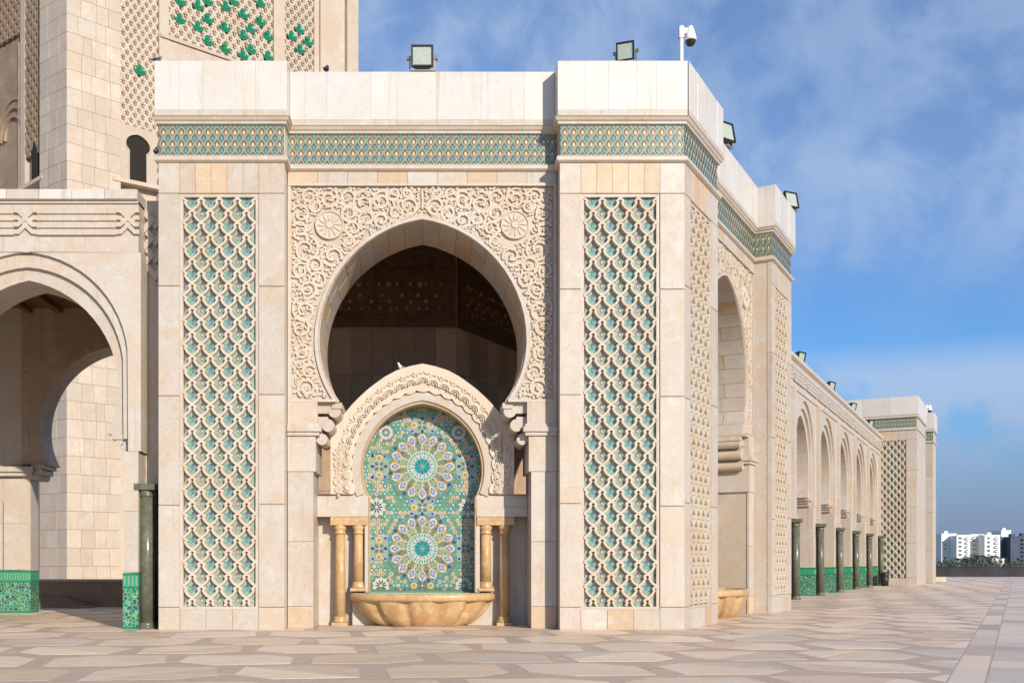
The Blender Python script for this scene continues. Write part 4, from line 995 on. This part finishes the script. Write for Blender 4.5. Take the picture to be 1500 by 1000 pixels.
# ================================================================ TOWER
TY = 62.0 * P; TX = (98 - PX) / FL * TY
a48, a46 = math.radians(48), math.radians(51)
TR = Frame(TX, TY, math.sin(a48), math.cos(a48))
TLx = Frame(TX, TY, math.sin(a46), -math.cos(a46))            # u < 0 runs back along the left face
tow = tag(empty('minaret', (TX / P, TY / P, 0)), 'huge pale stone tower behind the gallery, with green palmettes and lattice panels', 'tower')
def tower():
    UR = TR.at(525, 100)[0]; TOPV = TR.at(525, -140)[1]
    U = lambda x, y=120: TR.at(x, y)[0]
    pil = U(177); c = MB(); c.prism(TR, [(0, 0), (0, 10), (0, 10)], 0, 0) if False else None
    # body: right face core set back behind pilaster, left face likewise
    c.box(TR, 0, UR - 2, 0, TOPV, -900, -34) if c else None
    core = MB(); core.box(TR, 12, UR - 3, 0, TOPV, -700, -34); core.box(TLx, -900, -12, 0, TOPV, -500, -34.5); body = core.build('tower_body', TOWER, tow)
    # courses of blocks on the corner pilaster
    ch = 27 * TY / FL / P * P; n = int(TOPV / ch) + 1
    lw = TLx.at(58, 120)[0]
    backing = MB(); backing.box(TR, 1, pil - 1, 0, TOPV, -34, -3); backing.box(TLx, lw + 1, -.8, 0, TOPV, -34, -3); backing.build('corner_pilaster', TOWER, tow)
    pp = [o for o in tow.children if o.name.startswith('corner_pilaster')][0]
    skew = TR.at(98, 100)[1] % ch
    for r in range(-1, n + 1):
        v0 = r * ch + skew
        if v0 > TOPV or v0 + ch < 0: continue
        v0_, v1_ = max(0, v0), min(TOPV, v0 + ch)
        if v1_ - v0_ < 3: continue
        k = 4; xs = [0] + sorted((i + R.uniform(-.25, .25)) / k for i in range(1, k)) + [1]
        for i in range(k): slab(TR, pil * xs[i], pil * xs[i + 1], v0_, v1_, -3, 0, TOWER, pp, 'stone_block', .35)
        k = 3; xs = [0] + sorted((i + R.uniform(-.25, .25)) / k for i in range(1, k)) + [1]
        for i in range(k): slab(TLx, lw * (1 - xs[i]), lw * (1 - xs[i + 1]), v0_, v1_, -3, 0, TOWER, pp, 'stone_block', .35)
    def strip_(x0, x1, w, name='stone_strip', fr=TR, v0=0.0):
        m = MB(); a, b = fr.at(x0, 100)[0], fr.at(x1, 100)[0]; m.box(fr, a, b, v0, TOPV, -34, w)
        return m.build(name, TOWER, tow)
    # vertical strips between the panels (photo columns)
    strip_(235, 249, -8); strip_(403, 419, -8); strip_(463, 470, -12); strip_(470.5, 497, -4); strip_(498.5, 508, -14); strip_(509, 525, 0)
    def scales(x0, x1, y_bottom, p, h, hw, fr=TR, wb=-34, mat=TOWER):
        a, b = fr.at(x0, 100)[0], fr.at(x1, 100)[0]; v0 = fr.at((x0 + x1) / 2, y_bottom)[1]
        cols = max(1, round((b - a) / p)); pan = MB(); pan.box(fr, a, b, v0, TOPV, wb, wb + 4); bk = pan.build('sebka_panel', mat, tow)
        return lattice(fr, a, b, v0, TOPV, wb + 4.2, wb + 19, (b - a) / cols, h, hw, mat, bk, hood=True), a, b, v0
    scales(177.5, 234.5, 262, 33, 44, 6.2); scales(249.5, 402.5, 100, 36, 48, 6.6); scales(419.5, 462.5, 118, 33, 44, 6.4)
    # sloping sills under the panels
    def sill(x0, y0, x1, y1, t, w, fr=TR):
        m = MB(); a = fr.at(x0, y0); b = fr.at(x1, y1); m.prism(fr, [(a[0], a[1]), (b[0], b[1]), (b[0], b[1] - t), (a[0], a[1] - t)], -34, w); m.build('sill', TOWER, tow)
    sill(165, 258, 236, 273, 14, 4); sill(236, 48, 362, 92, 12, -2); sill(236, 53, 362, 97, 150, -9)
    # keyhole window
    kw = TR.shift(TR.at(204, 230)[0]); base = TR.at(204, 266)[1]; sc = TY / FL / 1.0 * 1.0
    s_ = 2.55
    sx_ = 1.45; op = arch(13.5 * s_, base + 52 * s_, 16 * s_, base + 42.5 * s_); op = [(-9.7 * s_, base)] + op + [(9.7 * s_, base)]; op = [(a * sx_, b) for a, b in op]
    m = MB(); m.prism(kw, [(-30 * s_, base), (-30 * s_, base + 78 * s_), (30 * s_, base + 78 * s_), (30 * s_, base)] + list(reversed(op)), -29, -9.5); sur = m.build('keyhole_window', TOWER, tow)
    m = MB(); m.prism(kw, op, -30.5, -14.2); m.build('window_opening', RECESS_SHADE, sur)  # solid fill, the dark of a deep hole painted in its colour
    m = MB(); m.strip(kw, op, 3, -9.8, -6.5, 0, .6); m.build('window_frame', TOWER, sur)
    # green palmettes
    Z = ((370, 100), (465, 140), (515, 100), (605, 145), (465, 30), (610, 35), (700, 75), (740, 150), (790, 115), (700, 185), (830, 190), (515, 215), (605, 255), (740, 260), (700, 290), (830, 295), (650, 5), (515, 5), (370, 5), (790, 15),
         (995, 155), (955, 190), (1040, 220), (1000, 260), (160, 370))
    fr0 = Frame(0, 0, 1, 0); mb = MB()
    hf = [(0, -16), (4, -13), (10, -11), (15, -5), (18, 3), (13.5, 2), (9.5, -1.5), (5.5, -2), (3.2, 1), (5.5, 4.5), (7.2, 9), (6, 13.5), (3, 16.5), (0, 17.5)]
    sh = hf + [(-x, y) for x, y in reversed(hf[1:-1])]; sh = [(x - y * .10, y + x * .10) for x, y in sh]
    mb.prism(fr0, sh, 0, 4); mb.prism(fr0, [(x * .6, y * .6 + 1) for x, y in sh], 4, 6)
    me = mb.mesh('green_palmette', T_EMER)
    bm = bmesh.new(); bm.from_mesh(me); bmesh.ops.recalc_face_normals(bm, faces=bm.faces); bm.to_mesh(me); bm.free()
    for zx, zy in Z:
        x, y = 160 + zx / 3.572, zy / 3.572; u, v = TR.at(x, y, -14)
        o = bpy.data.objects.new('green_palmette', me); COL.objects.link(o)
        L = wloc(tow).inverted() @ Matrix.LocRotScale(TR(u, v, -15), Matrix.Rotation(TR.ang, 3, 'Z'), Vector((1.5, 1, 1.22)))
        o.location, o.rotation_euler, o.scale = L.to_translation(), L.to_euler(), L.to_scale(); o.parent = tow
    # left face: carved strip, slender shaft, carved niche panel
    def lstrip(x0, x1, w, mat, y1=276, name='stone_strip'):
        m = MB(); a, b = TLx.at(x0, 100)[0], TLx.at(x1, 100)[0]; m.box(TLx, a, b, 0, TOPV, -34, w); return m.build(name, mat, tow)
    lstrip(24.5, 31, -14, TOWER); lstrip(55.5, 58, -6, TOWER)
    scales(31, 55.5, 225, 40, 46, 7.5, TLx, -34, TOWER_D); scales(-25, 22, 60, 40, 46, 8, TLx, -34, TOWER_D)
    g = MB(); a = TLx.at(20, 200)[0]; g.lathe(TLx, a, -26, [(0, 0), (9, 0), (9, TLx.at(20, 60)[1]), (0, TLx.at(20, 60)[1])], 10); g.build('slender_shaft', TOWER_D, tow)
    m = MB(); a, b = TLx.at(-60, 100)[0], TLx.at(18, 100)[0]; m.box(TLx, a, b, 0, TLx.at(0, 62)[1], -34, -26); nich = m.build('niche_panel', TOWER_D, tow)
    cu = (a + b) / 2
    for q in (60, 90, 120):
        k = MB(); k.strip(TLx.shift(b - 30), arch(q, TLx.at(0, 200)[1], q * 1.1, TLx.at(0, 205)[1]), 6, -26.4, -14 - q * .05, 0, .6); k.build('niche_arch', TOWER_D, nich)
    sill(20, 280, 62, 256, 14, 3, TLx)
    kk = TLx.shift(TLx.at(45, 200)[0]); b0 = TLx.at(45, 268)[1]
    m = MB(); m.prism(kk, [(-16, b0), (-16, b0 + 110)] + [(-8, b0 + 140), (0, b0 + 155), (8, b0 + 140)] + [(16, b0 + 110), (16, b0)], -29.8, -12.6); m.build('slit_window', RECESS_SHADE, tow)  # solid slit shape, its depth shade painted near-black
tower()
# ---- low wall and stairs between gallery and tower
def low_wall():
    Yw = 1570 / .655
    WFm = Frame(0, Yw, 1, 0); a = WFm.at(30, 880)[0]; b = WFm.at(330, 880)[0]; h = WFm.at(150, 848)[1]
    t = tag(empty('terrace_wall', WFm((a + b) / 2, 0)), 'low brown stone wall in shade behind the gallery, below the tower', 'wall')
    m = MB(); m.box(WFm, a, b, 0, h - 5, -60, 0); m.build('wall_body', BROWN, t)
    for i in range(8): slab(WFm, a + (b - a) * i / 8, a + (b - a) * (i + 1) / 8, h - 5, h, -62, 2.5, MARBLE, t, 'coping_stone')
    s = tag(empty('stone_steps', WFm(a + 70, 0, 60)), 'flight of low stone steps at the foot of the brown terrace wall', 'steps')
    for k in range(5):
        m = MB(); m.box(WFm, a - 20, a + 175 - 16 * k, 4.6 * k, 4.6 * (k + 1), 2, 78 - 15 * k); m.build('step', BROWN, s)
low_wall()
# ================================================================ SMALL THINGS
def floodlight(pos, yaw, tilt, size, label, front=True):
    o = tag(empty('floodlight', pos, yaw), label, 'floodlight', 'floodlights along the roof edges')
    F = Frame(0, 0, 1, 0); k = size
    def put(mb, name, mat, par=o, rot=True):
        M = Matrix.Translation((0, 0, .32 * k)) @ Matrix.Rotation(tilt, 4, 'X') if rot else Matrix.Identity(4)
        pm = wloc(par); mb.v = [pm @ (M @ v) for v in mb.v]; return mb.build(name, mat, par)
    q = 60 * k
    m = MB(); vs = [F(x, y, 3.5 * k) for x, y in ((-15 * k, -15 * k), (15 * k, -15 * k), (15 * k, 15 * k), (-15 * k, 15 * k))] + [F(x, y, -14 * k) for x, y in ((-9 * k, -10 * k), (9 * k, -10 * k), (9 * k, 10 * k), (-9 * k, 10 * k))]
    m.add(vs, [(3, 2, 1, 0), (4, 5, 6, 7)] + [(i, (i + 1) % 4, (i + 1) % 4 + 4, i + 4) for i in range(4)])
    for x0, x1, y0, y1 in ((-15.6, 15.6, 13.4, 15.6), (-15.6, 15.6, -15.6, -13.4), (-15.6, -13.4, -13.4, 13.4), (13.4, 15.6, -13.4, 13.4)): m.box(F, x0 * k, x1 * k, y0 * k, y1 * k, 3 * k, 6.4 * k)
    h = put(m, 'housing', BLACK)
    m = MB(); m.box(F, -13.2 * k, 13.2 * k, -13.2 * k, 13.2 * k, 3.7 * k, 4.6 * k); put(m, 'glass', GLASS)
    for s in (-1, 1): m = MB(); m.tube(F(s * 16 * k, 0, -2 * k), F(s * 22 * k, 0, -2 * k), .055 * k); put(m, 'pivot', STEEL)
    m = MB()
    for s in (-1, 1): m.box(F, s * 17.5 * k - 1 * k, s * 17.5 * k + 1 * k, 0, 20 * k, -4 * k, 0)
    m.box(F, -18.5 * k, 18.5 * k, 0, 1.5 * k, -6 * k, 2 * k); put(m, 'bracket', STEEL, o, False)
    return o
def roof(fr, u, w, v=829.6): return fr(u, v, w)
u = FF.at(618.5, 105, -30)[0]; floodlight(FF(u, 832, -32), 0, -.05, 1.06, 'square floodlight facing forward on the roof edge above the main arch')
u = FF.at(913, 85, -20)[0]; floodlight(FF(u, 830, -1), -.35, .12, .84, 'tilted black floodlight on the roof corner beside the white camera pole')
u = SF.at(1070, 215, -20)[0]; floodlight(SF(u, 831, -30), SF.ang - .45, -.2, 1.15, 'floodlight leaning outward over the side wall right of the roof corner')
u = SF.at(1158, 293, -4)[0]; floodlight(SF(764, 830, -2), SF.ang - .6, -.2, 1.1, 'floodlight on the last pier top above the start of the long arcade')
for (x, y, lab) in ((1171, 513, 'nearest floodlight on the long arcade roof'), (1216, 553, 'second nearest floodlight on the long arcade roof'), (1248, 582, 'third floodlight along the long arcade roof'), (1274, 606, 'farthest floodlight on the long arcade roof, before the far pavilion')):
    u = RF.at(x, y, -12)[0]; floodlight(RF(u, 662.4, -12), RF.ang - .35, .2, 1.2, lab)
def camera_pole(pos, hgt, yaw, label, k=1.0):
    o = tag(empty('security_camera', pos, yaw), label, 'camera', 'dome cameras on the roofs'); F = Frame(0, 0, 1, 0)
    def put(mb, name, mat): pm = wloc(o); mb.v = [pm @ v for v in mb.v]; return mb.build(name, mat, o)
    m = MB(); m.tube((0, 0, 0), (0, 0, hgt), .052 * k, n=14); m.box(F, -6, 6, 0, 1.2, -6, 6); put(m, 'pole', WPAINT)
    z = hgt - .16 * k
    m = MB(); m.box(F, -3.4 * k, 3.4 * k, (z - .14) * P, (z + .12) * P, -4 * k, 4 * k); put(m, 'clamp', STEEL)
    m = MB(); m.box(F, 3 * k, 11 * k, (z - .03) * P, (z + .1) * P, -2.4 * k, 2.4 * k); put(m, 'arm', WPAINT)
    c = F(13.5 * k, 0, 0); zz = z * P
    m = MB(); m.lathe(F, 13.5 * k, 0, [(0, zz + 10 * k), (3 * k, zz + 9.6 * k), (5.5 * k, zz + 4 * k), (8.6 * k, zz - 8 * k), (8.8 * k, zz - 12 * k), (0, zz - 12 * k)], 18); put(m, 'camera_body', WPAINT)
    m = MB(); m.lathe(F, 13.5 * k, 0, [(8 * k, zz - 12.2 * k), (7.2 * k, zz - 15 * k), (4.5 * k, zz - 19 * k), (0, zz - 20.5 * k)], 16); put(m, 'lens_dome', DOME)
    return o
u = FF.at(998, 90, -10)[0]; camera_pole(FF(u, 829.4, -10), .98, 0, 'white dome camera on a short pole at the pavilion roof corner')
camera_pole(world_at(1357, 606, 5300 / P), .75, .1, 'small white dome camera on the far pavilion roof', 1.3)
def pigeon(pos, yaw, label, mats=(FEATHER, FEATHER_D), k=1.0):
    o = tag(empty('pigeon', pos, yaw), label, 'bird', 'pigeons perched on the building')
    def put(mb, name, mat, par=None): pm = wloc(o); mb.v = [pm @ v for v in mb.v]; return mb.build(name, mat, par or o)
    m = MB(); spine = [(-.10, .12, .012), (-.07, .125, .045), (-.02, .135, .066), (.04, .16, .066), (.075, .195, .05), (.095, .235, .034), (.108, .262, .036), (.128, .272, .034), (.148, .268, .012)]
    n = 12; vs = []
    for i, (x, z, r) in enumerate(spine):
        t = Vector((spine[min(i + 1, 8)][0] - spine[max(i - 1, 0)][0], 0, spine[min(i + 1, 8)][1] - spine[max(i - 1, 0)][1])).normalized(); nn = Vector((-t.z, 0, t.x))
        for j in range(n): a = 2 * math.pi * j / n; vs.append(Vector((x, 0, z)) * k + (nn * math.cos(a) + Vector((0, 1, 0)) * math.sin(a) * .9) * r * k)
    m.add(vs, [(i * n + j, i * n + (j + 1) % n, (i + 1) * n + (j + 1) % n, (i + 1) * n + j) for i in range(8) for j in range(n)] + [tuple(range(n)), tuple(8 * n + j for j in range(n - 1, -1, -1))], 0, True)
    put(m, 'body', mats[0])
    m = MB(); tv = [(-.07, -.03, .13), (-.07, .03, .13), (-.22, .038, .085), (-.22, -.038, .085), (-.07, -.03, .115), (-.07, .03, .115), (-.22, .035, .078), (-.22, -.035, .078)]
    m.add([Vector(q) * k for q in tv], [(0, 1, 2, 3), (7, 6, 5, 4), (0, 4, 5, 1), (1, 5, 6, 2), (2, 6, 7, 3), (3, 7, 4, 0)]); put(m, 'tail', mats[1])
    for s in (-1, 1):
        m = MB(); wv = [(.05, s * .058, .19), (.0, s * .07, .20), (-.12, s * .05, .15), (-.17, s * .02, .12), (-.08, s * .062, .11), (.03, s * .066, .13)]
        m.add([Vector(q) * k for q in wv] + [Vector((q[0], q[1] - s * .012, q[2])) * k for q in wv], [(0, 1, 2, 3, 4, 5), (11, 10, 9, 8, 7, 6)] + [(i, (i + 1) % 6, (i + 1) % 6 + 6, i + 6) for i in range(6)]); put(m, 'wing', mats[1])
    m = MB(); m.tube(Vector((.145, 0, .268)) * k, Vector((.175, 0, .258)) * k, .007 * k, .002 * k, 6); put(m, 'beak', BEAK)
    for s in (-1, 1): m = MB(); m.tube(Vector((.0, s * .025, .09)) * k, Vector((.005, s * .025, 0)) * k, .006 * k, n=6); m.tube(Vector((-.015, s * .025, .004)) * k, Vector((.04, s * .025, .004)) * k, .005 * k, n=5); put(m, 'leg', BEAK)
    return o
u, v = FF.at(478, 108, -40); pigeon(FF(u, 829.4, -38), math.radians(80), 'dark pigeon on the roof edge in front of the tower panels', (FEATHER_D, FEATHER_D), 1.0)
u, v = FF.at(229, 92, -5); pigeon(FF(u, 829.4, -10), math.radians(60), 'pigeon at the left end of the pavilion roof beside the tower panel', (FEATHER, FEATHER_D), 1.0)
u, v = FF.at(224.5, 236, 0); pigeon(FF(-5, 693.8, -6), math.radians(100), 'pigeon clinging to the ledge at the left end of the tiled frieze', (FEATHER_D, FEATHER), 1.0)
B_ = FF.shift((PL + PR) / 2); u = B_.at(589, 548, -140)[0]; pigeon(B_(u, B_.at(589, 546, -140)[1], -140), math.radians(200), 'pale pigeon on top of the fountain arch', (FEATHER_W, FEATHER), .9)
def litter_bin():
    Y = 76.5; p = Vector(((1296 - PX) / FL * Y, Y, 0)); F = Frame(p.x * P, p.y * P, 1, 0)
    o = tag(empty('litter_bin', p), 'black litter bin standing by the lattice panel at the end of the arcade', 'bin')
    m = MB(); m.lathe(F, 0, 0, [(0, 2), (15, 2), (17.5, 46), (15.5, 46), (14, 8), (0, 8)], 14); m.build('bin_body', BIN, o)
    m = MB(); m.lathe(F, 0, 0, [(18.5, 46.5), (18.5, 50), (14, 57), (5, 60), (0, 60)], 14); m.build('lid', BIN, o)
    m = MB(); m.lathe(F, 0, 0, [(0, 0), (16.5, 0), (16.5, 2), (0, 2)], 14); m.build('foot', BLACK, o)
litter_bin()
# ================================================================ BEYOND THE PLAZA
def beyond():
    # sea wall
    m = MB(); G = Frame(0, 0, 1, 0)
    w = tag(empty('sea_wall', (70, 127, 0)), 'long low dark stone wall along the far edge of the plaza', 'wall')
    SW = Frame(60 * P, 128 * P, 1, -.06); m.box(SW, -2000, 6000, 0, 66, -90, 0); m.build('wall_body', SEAWALL, w)
    m = MB(); m.box(SW, -2000, 6000, 66.2, 72, -95, 6); m.build('coping', SEAWALL, w)
    k = tag(empty('stone_kerb', (55, 118, 0)), 'short pale stone kerb beside the far pavilion', 'kerb')
    KF = Frame((1355 - PX) / FL * 5700, 5700, 1, 0); m = MB(); m.box(KF, 0, 112, 0, 21, -60, 0); m.build('kerb_block', PEACH, k)
    m = MB(); m.box(KF, -2, 114, 21.2, 24, -62, 2); m.build('coping', MARBLE, k)
    Y = 600.0
    def block(name, label, parts, mat, rows, seed, roofm=None, yy=Y, cat='building', bays=3.2):
        o = None; rr = random.Random(seed)
        for i, (x0, x1, y0, y1, dep) in enumerate(parts):
            Yd = yy - dep; F = Frame((x0 - PX) / FL * Yd * P, Yd * P, 1, 0)
            L = (x1 - x0) / FL * Yd * P; z1 = EYE + (PY - y0) / FL * Yd * P
            if o is None: o = tag(empty(name, F(L / 2, 0)), label, cat)
            m = MB(); m.box(F, 0, L, -4, z1, -900, 0); wl = m.build('wall', mat, o)
            m = MB(); m.box(F, -8, L + 8, z1 + .5, z1 + 26, -40, 12); m.build('parapet', mat, wl)
            if rr.random() < .7: m = MB(); m.box(F, L * .3, L * .3 + 130, z1 + .5, z1 + 110, -300, -120); m.build('roof_hut', mat, wl)
            nb = max(1, int(L / P / bays)); fl = (z1 - 40) / rows
            wn = MB(); bl = MB()
            for a in range(rows):
                for b in range(nb):
                    if rr.random() < .12: continue
                    c = L * (b + .5) / nb; v = 60 + fl * a; ww = rr.choice((38, 44, 52))
                    wn.box(F, c - ww, c + ww, v, v + fl * .46, -10, 2)
                    if (b + i) % 2 == 0: bl.box(F, c - ww - 14, c + ww + 14, v - 12, v + 34, 3, 70)
            wn.build('window', WIN, wl, 'stuff')
            if bl.v: bl.build('balcony', mat, wl, 'stuff')
        return o
    block('apartment_block', 'large white apartment block with balconies on the horizon', ((1379, 1401, 782, 829, 0), (1401.3, 1421, 784, 829, 8), (1421.3, 1442, 783, 829, 2), (1442.3, 1465, 784, 829, 10)), TW, 7, 1)
    block('apartment_block', 'shaded blue grey apartment block at the right edge of the horizon', ((1465.5, 1480, 787, 829, -20), (1480.3, 1493, 786, 829, -14), (1493.3, 1515, 785, 829, -24)), TB, 7, 2, cat='building')
    block('apartment_block', 'dark grey apartment block just right of the far pavilion', ((1350, 1377, 783, 829, -16),), TB, 7, 3)
    block('stair_tower', 'plain white rooftop tower above the blue grey block', ((1466.5, 1481, 777, 829, -90),), TW, 1, 4, bays=50)
    block('low_house', 'low white house in front of the apartment blocks', ((1454, 1471, 819, 831, 120),), TW, 2, 5, yy=600)
    block('low_house', 'low grey house beside the low white house', ((1431, 1453, 818, 831, 118),), TB, 2, 6, yy=600)
    # palms along the shore road, shrubs below them
    me_cache = {}
    def palm(x, yb, yt, label, first):
        Yp = 470.0; base = Vector(((x - PX) / FL * Yp, Yp, 0)); h = (yb - yt) / FL * Yp
        o = tag(empty('palm_tree', base), label, 'tree', 'palms along the shore road')
        if 't' not in me_cache:
            m = MB(); m.tube((0, 0, 0), (.05, 0, .55), .05, .04, 8); m.tube((.05, 0, .55), (0, 0, 1), .04, .032, 8); me_cache['t'] = m.mesh('trunk', BARK)
            m = MB(); rr = random.Random(4)
            for k in range(16):
                a = 2 * math.pi * k / 16 + rr.uniform(-.2, .2); e = rr.uniform(-.2, .75); prev = Vector((0, 0, 1)); pts = []
                for s in range(6): t = s / 5; pts.append(Vector((math.cos(a) * .5 * t, math.sin(a) * .5 * t, 1 + .36 * e * t - .34 * t * t + .14 * t)))
                side = Vector((-math.sin(a), math.cos(a), 0)); vs = []
                for s, p in enumerate(pts): wd = (.02, .075, .09, .08, .05, .01)[s]; vs += [p + side * wd + Vector((0, 0, -.05 * min(1, s))), p, p - side * wd + Vector((0, 0, -.05 * min(1, s)))]
                m.add(vs, [(3 * s + c, 3 * s + c + 1, 3 * s + c + 4, 3 * s + c + 3) for s in range(5) for c in (0, 1)])
            me_cache['c'] = m.mesh('crown', LEAF)
        for nm, key in (('trunk', 't'), ('crown', 'c')):
            c = bpy.data.objects.new(nm, me_cache[key]); COL.objects.link(c); c.parent = o; c.scale = (h, h, h)
    PALMS = ((1386, 820, 'leftmost small palm at the foot of the white apartment block'), (1402, 816.5, 'palm before the left half of the white apartment block'), (1408, 817.5, 'second palm in the close pair before the white apartment block'), (1413, 816, 'palm just right of the close pair of palms'), (1428, 812, 'tall palm before the middle of the white block'),
             (1438, 812.5, 'tall palm left of the low white house'), (1446, 814, 'palm behind the low grey house'), (1457, 813, 'palm directly above the low white house'), (1419, 815, 'palm left of the tall palm before the white block'), (1484, 820, 'palm before the blue grey block at the right edge'))
    for i, (x, yt, lab) in enumerate(PALMS): palm(x, 828, yt, lab, i == 0)
    m = MB(); rr = random.Random(8)
    for k in range(1500):
        x = rr.uniform(1360, 1505); Ys = rr.uniform(440, 466); h = rr.uniform(.2, 1) ** 1.5 * 2.6 * (1 + .6 * math.sin(x * .7)); c = Vector(((x - PX) / FL * Ys, Ys, max(.3, h))); s = rr.uniform(.35, .8)
        d = [Vector((rr.uniform(-1, 1), rr.uniform(-1, 1), rr.uniform(-1, 1))) * s for _ in range(3)]; m.add([c + q for q in d], [(0, 1, 2)])
        if k % 3 == 0: m.add([Vector((c.x - .1, c.y, 0)), Vector((c.x + .1, c.y, 0)), c], [(0, 1, 2)])
    tag(m.build('shrubs', LEAF, None, 'stuff'), 'dark band of shrubs along the shore below the buildings', 'shrubs')
beyond()
